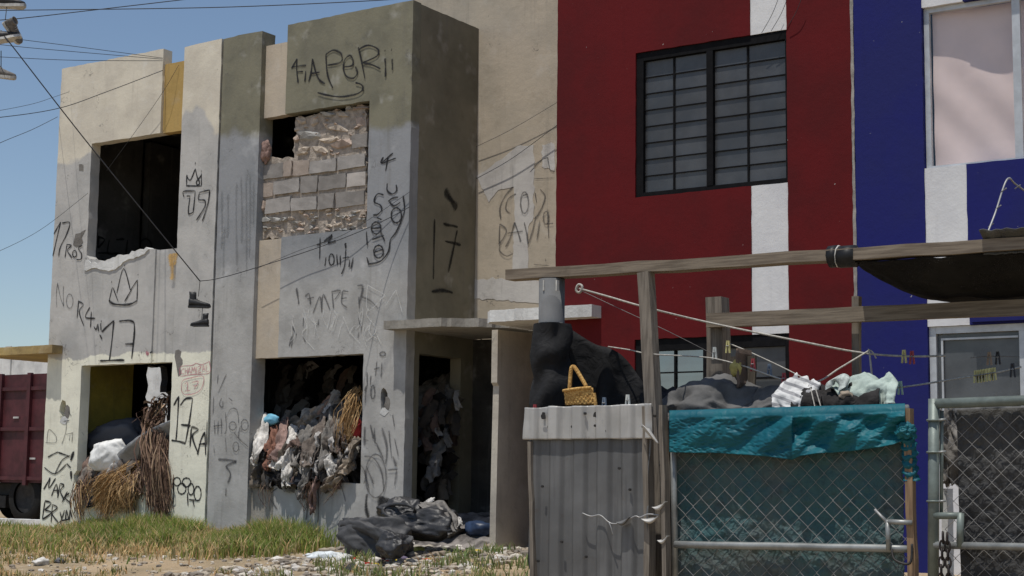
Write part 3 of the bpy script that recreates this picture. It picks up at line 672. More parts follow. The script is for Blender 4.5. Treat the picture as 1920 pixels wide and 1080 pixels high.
graffiti([('w',5,[(96,755),(104,800),(108,838)]),('w',4,[(140,800),(160,785),(168,840)]),[(150,812),(186,802)],[(180,885),(215,800),(225,880)],[(225,880),(232,790),(268,870)],[(275,770),(285,860)],[(275,775),(318,770),(290,815)],[(330,770),(325,830),(352,855)],[(332,770),(360,775)],[(325,810),(352,805)],('w',5,[(405,745),(432,750),(416,830)]),[(415,860),(412,800)],[(425,800),(470,820),(510,860)]], 3.6, SGRY, HB, 520, 260, 2.7, YBW)
graffiti([('w',4,[(60,1052),(72,1000)]),('w',4,[(75,950),(98,995)]),[(132,905),(130,950)],('w',4,[(130,1000),(142,1030)]),('w',4,[(208,915),(206,945)]),[(410,905),(420,945)],[(408,1010),(412,980)],('w',3,[(70,1058),(80,980)]),[(420,920),(425,975)]], 3, SGRY, HB, 520, 260, 2.7, YBW)
rr = random.Random(4)
graffiti([[(x, y), (x+rr.uniform(-25, 25), y+rr.uniform(30, 70)), (x+rr.uniform(-30, 40), y+rr.uniform(70, 130))] for x, y in [(rr.uniform(50, 520), rr.uniform(850, 960)) for _ in range(26)]] + [[(455,740),(545,790)],[(545,790),(460,870),(455,740)],[(545,850),(600,765)],[(600,765),(632,880)]], 2, SWHT, HB, 520, 260, 2.7, YBW)
graffiti([('w',5,[(576,905),(577,940),(574,975)]),('w',4,[(596,905),(597,950),(596,980)]),('w',3,[(520,915),(505,930),(520,955)]),('w',4,[(483,870),(485,930)]),('w',3,[(640,912),(648,940)])], 4, SGRY, HB, 0, 0, 1, YBW)
# pier beside the doorway
graffiti([[(75,262),(78,335)],[(95,280),(92,330)],('o',155,172,14,10),[(125,210),(118,285)],[(150,215),(148,290)],[(110,250),(140,240)],[(75,330),(62,360)],('o',105,365,10,34),[(70,340),(66,420)],('w',6,[(64,540),(62,635)]),('w',6,[(92,530),(110,600)]),[(112,545),(116,625)],('w',6,[(150,545),(176,640),(170,730)]),[(120,620),(160,700)],[(186,560),(200,700)],[(205,480),(215,540)],[(215,600),(235,690)],('w',6,[(205,690),(225,740)]),[(180,760),(230,755)],[(225,760),(215,840)],[(62,690),(110,700),(150,770),(160,870)],('o',120,790,52,110),[(45,735),(70,780),(60,830)],[(72,740),(110,830)],[(60,760),(86,850)]], 3.6, SGRY, HB, 660, 600, 2.7, YBW)
graffiti([('w',20,[(180,900),(172,950),(175,1010)]),('w',16,[(150,890),(140,960),(130,1020)]),('w',14,[(205,900),(215,960)]),('w',8,[(75,880),(70,950),(85,1000)])], 20, SSOOT, HB, 660, 600, 2.7, YBW)
# side of the bay
graffiti([('w',5,[(800,792),(798,900),(796,1010)]),('w',16,[(836,690),(860,722),(880,755)]),('w',7,[(832,810),(884,820)]),('w',6,[(882,832),(868,900),(850,985)]),('w',6,[(838,872),(895,885)]),('w',7,[(790,1055),(830,1050),(866,1058)])], 6, SDRK, HB, 400, 0, 1.928, ('x', XC-.002))
# recessed wall: writing and white patches
CW = ('y', 1.142)
MPATCH = mat_plain('patch_whitewash', (188, 184, 178), (172, 168, 164), 1.15, .35, .35, .2)
patch([(40,270),(110,418),(160,350),(250,330),(255,500),(240,810),(330,810),(330,560),(362,500),(362,95),(270,100),(190,170)], MPATCH, HB, CW, .003, 880, 240, 3)
patch([(408,95),(478,90),(478,240),(408,215)], MPATCH, HB, CW, .003, 880, 240, 3)
patch([(30,850),(300,840),(400,860),(400,985),(25,960)], MPATCH, HB, CW, .003, 880, 240, 3)
graffiti([('w',4,[(246,330),(200,385),(172,450),(178,516)]),[(262,370),(218,400),(205,455),(232,482)],[(370,365),(378,420)],[(398,345),(426,385),(408,450)],('w',4,[(412,440),(385,490),(366,512)]),[(170,540),(168,650)],[(170,540),(208,572),(190,622),(164,652)],('w',4,[(204,670),(232,610),(254,530)]),('w',4,[(254,530),(275,590),(290,642)]),[(214,592),(300,580)],('w',4,[(308,530),(324,600),(330,656)]),[(330,656),(355,580),(372,498)],[(396,520),(380,632)],[(440,460),(446,620)],('o',432,506,16,36),[(430,540),(472,536)],[(176,640),(170,690),(208,720),(246,706)],[(300,380),(330,372)],('o',310,420,22,60)], 3.4, SGRY, HB, 880, 240, 3, CW, label='faded black sprayed DAVID')
graffiti([[(340,250),(400,185),(440,165)],[(440,165),(456,240),(482,246)],[(366,286),(478,280)],[(362,768),(450,774)],[(428,735),(430,750)]], 2.2, SGRY, HB, 880, 240, 3, CW)
# ghost letters inside house A upstairs
graffiti([[(405,400),(400,470)],[(400,400),(440,420),(400,470)],[(470,500),(400,500)],[(470,420),(462,500),(530,500)],[(510,420),(560,415)],[(580,420),(570,520)],('o',690,460,36,46),[(360,540),(365,620),(430,540),(432,640)],('o',490,580,24,34)], 5, SDRK, HA, 80-20, 380-60, 3.6*.9, ('x', -XC+.13))
# plaster scars
MSCAR = mat_plain('bare_render_scar', (128, 124, 118), (112, 108, 104), 1.0, .4, .2, .1, .5)
for cx, cy, pln, H_ in ((117, 768, ('y', 0), HA), (717, 752, YBW, HB)):
    for k, (dx, dy, r1, r2) in enumerate(((9, 4, 5, 13), (3, 20, 7, 8))):
        patch([(cx+dx+r1*math.cos(t)*(1+.3*math.sin(5*t+k)), cy+dy+r2*math.sin(t)) for t in [2*math.pi*i/9 for i in range(9)]], MSCAR if k % 2 == 0 else MCONCW, H_, pln, .0032, name='plaster_scar')
patch([(148, 308), (156, 309), (156, 320), (148, 319)], MSCAR, HA, ('y', 0), .0034, name='plaster_scar')
MYST = mat_plain('ochre_stain_paint', (186, 152, 92), (172, 146, 100), 1.15, .3, .3, .1)
patch([(222,210),(252,205),(290,182),(276,210),(262,235),(272,270),(250,290),(228,300),(205,285),(212,250)], MSCAR, HA, ('y', 0), .003, 80, 380, 3.6, 'plaster_scar')
patch([(896,998),(918,990),(936,1005),(930,1040),(944,1060),(930,1110),(935,1160),(915,1175),(905,1120),(890,1040)], MSCAR, HA, ('y', 0), .003, 80, 380, 3.6, 'plaster_scar')
graffiti([('w', 15, [(880,340),(876,420),(872,520)]),('w', 12, [(858,345),(866,430)]),('w', 12, [(902,338),(892,420)])], 12, spray('ochre_stain', lin(190, 152, 84), .8, .5), HA, 80, 380, 3.6)

# ------------------------------------------------------------------ background on the left: boundary wall, kerb, dump truck
ztop = at(40, 656, 18).z
BW = thing('boundary_wall', 'long white boundary wall far behind the dark red truck', 'wall', (-24, 18, 0))
ywall('wall', rect(-60, -6, -1, ztop), [], 18, .2, MCONCW, BW)
for x in range(-58, -6, 4): ywall('pier', rect(x, x+.25, -1, ztop+.12), [], 17.95, .04, MCONCW, BW)
p = at(0, 989, 7.2); q = at(80, 987, 7.2)
k_ = ywall('kerb', rect(-40, -4.5, -.4, p.z+.16), [], 7.2, .25, MCONCW, None); kind(k_, 'structure')
MTRK = simple('dark_red_truck_paint', (.075, .018, .022), .55, .3, 4, .4, 0, .15)
MRUB = simple('tyre_rubber', (.012, .012, .012), .85, .3, 20)
MSTEEL = simple('grimy_steel', (.035, .033, .032), .6, .3, 10, .4, .4)
TR = thing('dump_truck', 'dark red dump truck parked behind the kerb at the left edge', 'truck', (-13.5, 9, 0))
yt = 8.6; tx0, tx1 = -19.5, -12.5
zt = at(40, 702, yt).z; zb = at(40, 905, yt).z
g = G(); g.box((tx0, yt, zb), (tx1, yt+1.9, zt)); g.obj('bed', MTRK, TR)
for i in range(9):
    x = tx0+.1+i*.86; g = G(); g.box((x, yt-.07, zb-.05), (x+.1, yt-.002, zt+.02)); g.obj('rib', MTRK, TR)
for z in (zt-.32, (zb+zt)/2-.05, zb+.05):
    g = G(); g.box((tx0, yt-.05, z), (tx1+.02, yt-.003, z+.07)); g.obj('rail', MTRK, TR)
for i, (dx, dz) in enumerate(((.35, .45), (.9, 1.25))):
    g = G(); xx = tx1-dx-.4; g.box((xx, yt-.022, zb+dz), (xx+.16, yt-.004, zb+dz+.035)); g.obj('reflector', simple('dull_white_reflector_%d' % i, (.5, .48, .46), .5), TR)
g = G(); g.box((tx0, yt+.35, zb-.25), (tx1-.3, yt+1.6, zb-.02)); g.obj('chassis', MSTEEL, TR)
g = G(); g.box((tx1-2.2, yt+.1, .25), (tx1-1.55, yt+.5, zb-.26)); g.obj('tank', MSTEEL, TR)
gtr = gz(-13.5, 9)
for x in (tx1-.95, tx1-3.2, tx1-4.5):
    for dy in (.05, 1.55):
        g = G(); R_ = .5
        prof = [(0, R_*.62), (0, R_*.9), (.04, R_), (.26, R_), (.3, R_*.9), (.3, R_*.62)]
        n = 28; vs = []; fs = []
        for k in range(n):
            t = 2*math.pi*k/n
            for (yy, rr_) in prof: vs.append((x+rr_*math.cos(t), yt+dy+yy, gtr+R_+rr_*math.sin(t)))
        m_ = len(prof)
        for k in range(n):
            for j in range(m_-1): fs.append((k*m_+j, ((k+1) % n)*m_+j, ((k+1) % n)*m_+j+1, k*m_+j+1))
        g.add(vs, fs); wh = g.obj('wheel', MRUB, TR, True)
        g = G(); vs = [(x, yt+dy+.09, gtr+R_)]+[(x+R_*.62*math.cos(2*math.pi*k/20), yt+dy+.05, gtr+R_+R_*.62*math.sin(2*math.pi*k/20)) for k in range(20)]
        g.add(vs, [(0, 1+(k+1) % 20, 1+k) for k in range(20)]); g.obj('rim', MSTEEL, wh)

# ------------------------------------------------------------------ cables and hanging shoes
MCAB = simple('black_cable', (.045, .046, .05), .8, .2, 30)
def cable(pts, r, label, cat='cable', mat=None, per=10, name='cable', group='overhead cables'):
    P3 = [at(x, y, Y) for x, y, Y in pts]
    g = G(); g.tube(catmull(P3, per), r*(.78 if name == 'cable' else 1), 5); o = g.obj(name, mat or MCAB, None, True); return tag(o, label, cat, group)
cable([(-60, 20, -2.5), (48, 19, -2.2), (300, 16, -1.6), (480, 11.5, -1.2), (720, 0, -.7), (900, -14, -.3)], .006, 'topmost thick black cable crossing the sky above the rooftops')
cable([(-60, 42, -2.5), (22, 36, -2.3), (80, 30, -2.1), (140, 23, -1.9), (355, -2, -1.3), (430, -12, -1.1)], .006, 'second black cable rising to the top edge across the first')
cable([(-60, 60, -2.5), (38, 74, -2), (140, 87, -1.4), (305, 109, -.02)], .004, 'uppermost of three thin cables fixed to the cream parapet corner')
cable([(-60, 76, -2.5), (30, 87, -2), (140, 97, -1.4), (305, 111, -.02)], .004, 'middle of three thin cables fixed to the cream parapet corner')
cable([(-60, 104, -2.5), (5, 107, -2.2), (140, 113, -1.4), (305, 114, -.02)], .004, 'lowest of three thin cables fixed to the cream parapet corner')
cable([(-60, 222, -2.5), (0, 220, -2.2), (110, 203, -1.4), (200, 172, -.8), (305, 132, -.02)], .005, 'cable curving up across the cream parapet to its right edge')
cable([(-60, 216, -2.5), (0, 207, -2), (60, 195, -1.6), (98, 183, -.6), (130, 172, -.02)], .003, 'short thin cable meeting the left edge of the cream parapet')
cable([(-60, 300, -2.5), (0, 268, -2), (60, 243, -1.3), (108, 219, -.02)], .004, 'cable running down left from the cream parapet edge')
cable([(-60, 490, -2.5), (0, 470, -2), (80, 428, -1), (165, 362, -.02)], .003, 'thin cable sagging left from beside the empty upper window')
cable([(200, 320, -.03), (255, 245, -.05), (305, 173, -.06), (335, 122, .02)], .003, 'thin wire slanting from the dark window up to the ochre strip')
cable([(15, 78, -3.0), (22, 85, -2.95), (170, 275, -2.3), (375, 527, -1.4)], .007, 'thick black cable running diagonally down to the hanging boots')
cable([(375, 527, -1.4), (410, 522, -1.25), (480, 502, -.95), (600, 463, -.5), (700, 423, -.15), (768, 388, .0)], .005, 'black cable rising right from the hanging boots across the blocked window')
cable([(478, 505, -.06), (560, 470, -.05), (650, 437, -.04), (768, 360, .0)], .003, 'thin wire just above the boot cable across house front')
cable([(893, 335, 1.1), (960, 297, 1.09), (1048, 232, 1.08)], .004, 'lower thin wire slanting over the recessed beige wall')
cable([(893, 275, 1.1), (960, 242, 1.09), (1048, 190, 1.08)], .003, 'upper thin wire slanting over the recessed beige wall')
for x0_, y0_, x1_, y1_, l_ in ((1428, 62, 1462, -10, 'left'), (1446, 58, 1478, -8, 'middle'), (1478, 48, 1505, -10, 'right')):
    cable([(x0_, y0_, YC-.03), ((x0_+x1_)/2+3, (y0_+y1_)/2, YC-.05), (x1_, y1_, YC-.06)], .003, l_+'most of three thin wires over the top of the white stripe' if l_ != 'middle' else 'middle of three thin wires over the top of the white stripe')

MSHOE = {'black': simple('worn_black_leather', (.02, .02, .022), .55, .4, 20, .4), 'grey': simple('grey_canvas', (.16, .15, .14), .9, .3, 20), 'white': simple('dirty_white_rubber', (.5, .49, .46), .7, .2, 20)}
def shoe(c, yaw_, pitch_, roll_, ln, high, label, um, sm_, flip=1, group='shoes hanging from the cables'):
    """lofted shoe, toe towards +x, sole down"""
    Rm = Matrix.Rotation(yaw_, 3, 'Y') @ Matrix.Rotation(pitch_, 3, 'X') @ Matrix.Rotation(roll_, 3, 'Z')
    c = Vector(c); T = lambda v: c + Rm @ (Vector(v)*ln)
    root = thing('shoe', label, 'shoe', c, group)
    stn = [(-.5, .10, .30), (-.46, .14, .36), (-.36, .155, .37), (-.22, .155, .34), (-.08, .15, .29), (.08, .165, .235), (.24, .185, .185), (.38, .165, .15), (.47, .11, .115), (.5, .04, .07)]
    vs = []; fs = []; n = 14
    for x, wd, h in stn:
        for k in range(n):
            t = 2*math.pi*k/n; sx = math.cos(t); sz = math.sin(t)
            yy = wd*math.copysign(abs(sx)**.7, sx); zz = h*.5 + h*.5*math.copysign(abs(sz)**.75, sz)
            vs.append(T((x, yy*(1-.25*max(0, sz)), .07+zz)))
    for i in range(len(stn)-1):
        for k in range(n): fs.append((i*n+k, i*n+(k+1) % n, (i+1)*n+(k+1) % n, (i+1)*n+k))
    fs += [tuple(range(n-1, -1, -1)), tuple((len(stn)-1)*n+k for k in range(n))]
    mesh('upper', vs, fs, um, root, True)
    vs = []; fs = []
    for j, z in enumerate((-.01, .085)):
        for x, wd, h in stn: vs += [T((x*1.03, -wd*1.08, z+(.03 if x > .4 else 0))), T((x*1.03, wd*1.08, z+(.03 if x > .4 else 0)))]
    m_ = len(stn)
    for i in range(m_-1):
        a = 2*i; fs += [(a, a+1, a+3, a+2), (a+2*m_, a+2+2*m_, a+3+2*m_, a+1+2*m_), (a, a+2, a+2+2*m_, a+2*m_), (a+1, a+1+2*m_, a+3+2*m_, a+3)]
    fs += [(0, 2*m_, 2*m_+1, 1), (2*m_-2, 2*m_-1, 4*m_-1, 4*m_-2)]
    mesh('sole', vs, fs, sm_, root)
    # ankle shaft with a rim
    vs = []; fs = []; rings = [(-.30, .30, .17, .125), (-.31, .42, .165, .12), (-.32, .42+high*.5, .16, .12), (-.33, .44+high, .17, .13), (-.33, .43+high, .145, .105), (-.31, .34, .12, .09)]
    for x, z, a, b in rings:
        for k in range(n): t = 2*math.pi*k/n; vs.append(T((x+a*math.cos(t), b*math.sin(t), z-.10*math.cos(t)*(1 if z < .4 else .2))))
    for i in range(len(rings)-1):
        for k in range(n): fs.append((i*n+k, i*n+(k+1) % n, (i+1)*n+(k+1) % n, (i+1)*n+k))
    fs.append(tuple((len(rings)-1)*n+k for k in range(n)))
    mesh('collar', vs, fs, um, root, True)
    g = G()
    for k in range(4):
        x = -.12+k*.075; z = .40-k*.055
        g.tube([T((x, -.09, z-.03)), T((x+.02, 0, z+.015)), T((x, .09, z-.03))], .012*ln, 4)
    g.obj('laces', sm_, root); return root
def lace(a, b, label):
    g = G(); g.tube([at(*a), at(*b)], .004, 4); return tag(g.obj('shoe_lace', MCAB, None), label, 'lace', 'laces holding the shoes')
FR = math.radians
# camera-facing side: image right = world direction roughly (cos yaw, sin yaw) -> rotate shoes about Z by yaw so that +x points image right
shoe(at(374, 577, -1.4), 0, 0, YAW+FR(4), .20, .28, 'upper of two black boots hanging from the cable before the pilaster', MSHOE['black'], MSHOE['black'])
shoe(at(374, 612, -1.4), 0, 0, YAW+FR(170), .17, .26, 'lower of two black boots hanging from the cable before the pilaster', MSHOE['black'], MSHOE['black'])
lace((375, 527, -1.4), (372, 556, -1.4), 'short lace holding the boots to the cable by the pilaster')
lace((380, 575, -1.4), (378, 598, -1.4), 'lace joining the two hanging boots')
shoe(at(18, 14, -2.4), 0, 0, YAW, .30, .1, 'sneaker cut by the top left corner of the sky', MSHOE['black'], MSHOE['white'])
shoe(at(12, 76, -2.7), FR(-18), 0, YAW+FR(8), .27, .12, 'dark sneaker with pale tongue and white sole above the diagonal cable', MSHOE['black'], MSHOE['white'])
shoe(at(22, 62, -2.65), FR(75), 0, YAW+FR(3), .24, .06, 'upright sneaker with pale toe hanging against the sky', MSHOE['grey'], MSHOE['white'])
shoe(at(2, 146, -2.4), FR(8), 0, YAW+FR(-4), .28, .05, 'grey low sneaker hanging lowest at the left edge of the sky', MSHOE['grey'], MSHOE['white'])
lace((13, 10, -2.4), (10, 36, -2.6), 'lace below the topmost sneaker'); lace((2, 95, -2.5), (2, 134, -2.4), 'lace above the lowest grey sneaker')

# ------------------------------------------------------------------ rags and rubbish
def crumple(name, c, rad, seed, mat, sub=4, amp=.35, freq=1.6, flat=0, parent=None, rot=0):
    bm = bmesh.new(); bmesh.ops.create_icosphere(bm, subdivisions=sub, radius=1)
    off = Vector((seed*7.13, seed*2.7, seed*1.9)); vs = []
    Rz = Matrix.Rotation(rot, 3, 'Z')
    for v in bm.verts:
        p = v.co.copy(); n1 = noise.noise(p*freq+off); r1 = 1-abs(noise.noise(p*freq*2.1+off*2)); r2 = 1-abs(noise.noise(p*freq*4.3+off))
        k = 1+amp*(n1*.9+(r1-.7)*.7+(r2-.7)*.3)
        p = Rz @ Vector((p.x*k*rad[0], p.y*k*rad[1], p.z*k*rad[2]))
        if flat and p.z < -rad[2]*flat: p.z = -rad[2]*flat + .1*(p.z+rad[2]*flat)
        v.co = p+Vector(c)
    me = bpy.data.meshes.new(name); bm.to_mesh(me); bm.free(); me.materials.append(mat)
    me.polygons.foreach_set('use_smooth', [True]*len(me.polygons))
    return link(name, me, parent)
def rag(path, wid, mat, label, seed, cat='cloth', group='rags spilling from the lower windows', fold=.03, nu=28, nf=3.0, side=None, name='rag'):
    P3 = catmull([at(x, y, Y) for x, y, Y in path], 14); n = len(P3); r = random.Random(seed); ph = r.uniform(0, 6)
    sd0 = Vector(side) if side else Vector((1, .0, 0))
    vs = []; uvs = []
    for j, p in enumerate(P3):
        d = (P3[min(j+1, n-1)]-P3[max(j-1, 0)]).normalized(); sd = (sd0-d*sd0.dot(d)).normalized(); nm = sd.cross(d).normalized()
        if nm.y > 0: nm = -nm
        v = j/(n-1); ww = wid*(.75+.35*math.sin(math.pi*min(1, v*1.1)))*(1+.2*nz(v*3, seed))
        for i in range(nu+1):
            u = i/nu-.5
            h = fold*math.sin(2*math.pi*nf*u+ph+5*nz(v*1.7, seed, 1))*(.5+.8*nz(v*3, u*2, seed+5))+fold*1.6*nz(u*3.5, v*4, seed)+fold*.5*nz(u*9, v*9, seed)+fold*.45*(1-2*abs(nz(u*7+v*5, v*9-u*4, seed+9)))
            h += -abs(u)**2*.12*wid
            e = .04*nz(u*5, seed*1.7, 2)*(1 if j in (0, n-1) else 0)
            vs.append(p+sd*(u*ww+.02*nz(v*4, u*2, seed))+nm*h+d*e)
    fs = [(j*(nu+1)+i, j*(nu+1)+i+1, (j+1)*(nu+1)+i+1, (j+1)*(nu+1)+i) for j in range(n-1) for i in range(nu)]
    o = mesh(name, vs, fs, mat, None, True)
    md = o.modifiers.new('thickness', 'SOLIDIFY'); md.thickness = .006; md.offset = 0
    return tag(o, label, cat, group)
CM = {k: cloth_mat('cloth_'+k, lin(*c, .95), .95, 9, .4, 0, .6, 20) for k, c in dict(grey=(122, 118, 113), taupe=(108, 99, 92), white=(196, 192, 186), dark=(48, 46, 46), tan=(142, 130, 116), rose=(142, 118, 110), brown=(92, 72, 60), red=(176, 62, 62), navy=(52, 54, 60), rust=(128, 92, 78)).items()}
MHEAP = cloth_mat('grimy_cloth_mass', (.17, .155, .145), .95, 6, .7, 0, .6, 9)
# big dark mass of rubbish behind the window of B
def heap(name, x0, x1, y0, y1, fn, mat, nu=70, nv=50):
    vs = []
    for j in range(nv+1):
        for i in range(nu+1):
            x = x0+(x1-x0)*i/nu; y = y0+(y1-y0)*j/nv; vs.append((x, y, fn(x, y)))
    fs = [(j*(nu+1)+i, j*(nu+1)+i+1, (j+1)*(nu+1)+i+1, (j+1)*(nu+1)+i) for j in range(nv) for i in range(nu)]
    return mesh(name, vs, fs, mat, None, True)
def fB(x, y):
    t = (y-.2)/1.6
    z = .74 + .45*sstep(0, 1, t) + .32*sstep(.9, 2.0, x)*(1-.3*t) + .5*sstep(.4, 1, t)
    return z + .10*(1-abs(nz(x*3.2, y*3.2, 1))) + .06*(1-abs(nz(x*7, y*7, 2))) + .03*nz(x*16, y*16)
o = kind(heap('rubbish_heap', .15, 2.36, .17, 2.2, fB, MHEAP, 120, 100), 'stuff'); o['label'] = 'dark mass of rubbish filling the room behind the lower window'; o['category'] = 'rubbish'
def fD(x, y):
    t = sstep(2.5, .6, x)
    return .3 + 1.05*t + .14*(1-abs(nz(x*3, y*3, 5)))+.08*(1-abs(nz(x*7, y*7, 6)))
o = kind(heap('rubbish_heap', 1.0, 2.5, .24, 1.1, fD, MHEAP, 60, 50), 'stuff'); o['label'] = 'dark rubbish piled behind the side doorway'; o['category'] = 'rubbish'
rl = [ # path in pixels with depth, width, colour, description
 ([(498,780,.25),(490,810,.10),(480,850,-.02),(476,872,-.03)], .11, 'white', 'pale towel bunched at the left jamb of the cluttered window'),
 ([(512,800,.25),(510,830,.1),(506,860,.02),(504,880,-.02)], .10, 'rust', 'rust coloured cloth beside the pale towel in the window'),
 ([(535,792,.3),(530,815,.15),(520,845,.05),(512,862,-.01)], .14, 'rose', 'pinkish cloth crumpled above the window sill'),
 ([(560,800,.3),(545,830,.12),(528,858,.02),(514,880,-.04)], .15, 'white', 'long white rag slanting down over the sill'),
 ([(556,835,.12),(545,860,.0),(538,890,-.05),(538,912,-.05)], .10, 'white', 'white pillow shaped bundle hanging below the sill'),
 ([(590,790,.3),(572,815,.16),(556,850,.05),(552,880,-.03)], .16, 'grey', 'grey trousers draped at the middle of the sill'),
 ([(612,778,.3),(598,805,.16),(585,840,.05),(575,875,-.04)], .15, 'taupe', 'taupe shirt hanging right of the grey trousers'),
 ([(628,765,.3),(622,800,.15),(612,840,.05),(606,880,-.04)], .13, 'grey', 'grey rag hanging in long folds at the window middle'),
 ([(648,762,.3),(640,790,.2),(632,820,.08),(628,850,.02)], .15, 'taupe', 'brownish blouse bunched below the dry fronds'),
 ([(600,768,.4),(575,788,.35),(550,805,.3),(530,822,.2)], .12, 'tan', 'twisted tan sheet lying along the top of the heap'),
 ([(640,745,.45),(615,762,.4),(590,775,.35),(570,790,.3)], .12, 'grey', 'rolled grey cloth on the crest of the heap'),
 ([(668,822,.1),(655,850,.02),(645,875,-.02),(640,890,-.04)], .16, 'tan', 'tan cloth at the right end of the window sill'),
 ([(612,860,.06),(600,880,-.02),(592,900,-.05)], .10, 'dark', 'dark rag at the foot of the heap'),
 ([(622,858,.06),(626,872,.0),(630,890,-.03)], .14, 'white', 'white and black bundle above the sill right of the middle'),
 ([(585,862,.05),(575,888,-.02),(568,915,-.04),(566,935,-.04)], .07, 'grey', 'narrow grey strip hanging below the sill'),
 ([(560,870,.06),(556,890,0),(550,908,-.04)], .12, 'navy', 'dark navy cloth on the broken sill'),
 ([(596,893,.0),(590,915,-.04),(586,945,-.03),(585,962,-.03)], .05, 'rose', 'thin reddish strips hanging down the wall'),
 ([(500,868,.05),(515,885,-.0),(525,905,-.03)], .12, 'dark', 'dark cloth in the gap above the exposed block'),
 ([(660,865,.05),(640,885,-.01),(618,905,-.03),(604,918,-.04)], .09, 'tan', 'pale crumpled shirt along the right part of the sill'),
 ([(655,780,.3),(650,800,.2),(655,830,.1)], .12, 'taupe', 'dark taupe sleeve under the red plastic')]
for k, (pth, wd, c_, lb) in enumerate(rl): rag(pth, wd*1.25, CM[c_], lb, k+3, fold=.034, nf=.9+.35*(k % 3), side=(1, .3*math.sin(k*2.1), .5*math.sin(k*1.3)))
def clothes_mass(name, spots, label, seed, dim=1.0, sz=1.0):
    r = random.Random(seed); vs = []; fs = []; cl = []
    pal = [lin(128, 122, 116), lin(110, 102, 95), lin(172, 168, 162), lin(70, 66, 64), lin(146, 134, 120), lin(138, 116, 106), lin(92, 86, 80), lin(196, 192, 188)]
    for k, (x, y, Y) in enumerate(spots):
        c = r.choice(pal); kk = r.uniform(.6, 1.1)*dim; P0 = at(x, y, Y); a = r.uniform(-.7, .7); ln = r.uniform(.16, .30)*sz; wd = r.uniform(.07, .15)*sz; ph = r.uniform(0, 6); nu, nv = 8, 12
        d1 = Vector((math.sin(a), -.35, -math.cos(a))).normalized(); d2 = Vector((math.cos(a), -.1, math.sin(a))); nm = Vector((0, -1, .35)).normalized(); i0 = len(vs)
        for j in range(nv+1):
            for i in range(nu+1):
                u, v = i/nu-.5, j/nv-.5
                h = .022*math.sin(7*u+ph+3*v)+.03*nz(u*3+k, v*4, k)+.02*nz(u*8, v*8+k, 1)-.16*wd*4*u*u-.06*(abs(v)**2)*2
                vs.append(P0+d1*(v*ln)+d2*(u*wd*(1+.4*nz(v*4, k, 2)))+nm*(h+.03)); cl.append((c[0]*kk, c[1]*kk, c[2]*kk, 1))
        fs += [(i0+j*(nu+1)+i, i0+j*(nu+1)+i+1, i0+(j+1)*(nu+1)+i+1, i0+(j+1)*(nu+1)+i) for j in range(nv) for i in range(nu)]
    o = kind(mesh(name, vs, fs, MCLM, None, True, None, cl), 'stuff'); return tag(o, label, 'clothes')
MCLM = tinted('mixed_old_clothes', .92, .3, 18)
rr = random.Random(77); sp_ = []
for k in range(120):
    x = rr.uniform(476, 668); crest = 800-(x-500)*.34+12*math.sin(x*.09); t = rr.random(); y = crest+t*(898-crest); sp_.append((x, y, .42*(1-t)+.02))
clothes_mass('clothes_heap', sp_, 'heap of tangled old clothes filling the lower window', 5)
sp_ = []
for k in range(46):
    x = rr.uniform(480, 664); y = rr.uniform(842-(x-500)*.22, 905); sp_.append((x, y, -.015+.05*(905-y)/60))
clothes_mass('clothes_heap', sp_, 'small crumpled clothes caught along the cluttered sill', 15, .85, .6)
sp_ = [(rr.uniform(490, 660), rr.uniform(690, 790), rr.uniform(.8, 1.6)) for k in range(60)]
clothes_mass('clothes_heap', sp_, 'dim clothes heaped deeper inside the cluttered room', 6, .5)  # tints darkened to paint in the shade deeper in the room
sp_ = [(rr.uniform(155, 262), rr.uniform(868, 905), rr.uniform(.0, .25)) for k in range(30)]
clothes_mass('clothes_heap', sp_, 'torn clothes along the sill under the white sack', 7)
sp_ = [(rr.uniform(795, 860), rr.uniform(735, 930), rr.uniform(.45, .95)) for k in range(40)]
clothes_mass('clothes_heap', sp_, 'dim clothes piled up inside the side doorway', 8, .45)  # tints darkened to paint in the doorway shade
tag(crumple('plastic_bag', at(508, 787, .22), (.10, .06, .055), 4, simple('sky_blue_plastic', (.16, .42, .58), .45, .2, 9), 3, .35), 'sky blue plastic bag at the left of the cluttered window', 'bag')
tag(crumple('cloth_bundle', at(499, 284, .07), (.055, .05, .11), 15, CM['rose'], 4, .35), 'faded rose cloth bundle stuffed in the gap of the blocked window', 'cloth')
tag(crumple('plastic_bag', at(668, 802, .18), (.07, .06, .10), 9, CM['red'], 3, .35), 'red plastic bag at the right jamb of the cluttered window', 'bag')
# straw / fronds
def fronds(name, spec, cols, label, cat, parent=None):
    vs = []; fs = []; cl = []; r = random.Random(len(spec)*13)
    for (a, b, n, spr, wd) in spec:
        for k in range(n):
            p = at(*a)+Vector((r.gauss(0, spr), r.gauss(0, spr*.5), r.gauss(0, spr*.6))); q = at(*b)+Vector((r.gauss(0, spr*1.3), r.gauss(0, spr*.5), r.gauss(0, spr)))
            mid = p.lerp(q, .5)+Vector((r.gauss(0, .05), -abs(r.gauss(0, .05)), r.gauss(.02, .04)))
            tw = Vector((r.gauss(0, 1), r.gauss(0, 1), r.gauss(0, .4))).normalized()
            pts = catmull([p, mid, q], 3); c = r.choice(cols); kk = r.uniform(.6, 1.25); i0 = len(vs)
            for j, s_ in enumerate(pts):
                w_ = wd*(1-abs(j/len(pts)-.4))*r.uniform(.7, 1.1)
                vs += [s_-tw*w_*.5, s_+tw*w_*.5]; cl += [(c[0]*kk, c[1]*kk, c[2]*kk, 1)]*2
            for j in range(len(pts)-1): fs.append((i0+2*j, i0+2*j+1, i0+2*j+3, i0+2*j+2))
    o = mesh(name, vs, fs, MTINT, parent, False, None, cl); o['kind'] = 'stuff'
    return tag(o, label, cat)
MTINT = tinted('dry_plant_fibre', .9, .1)
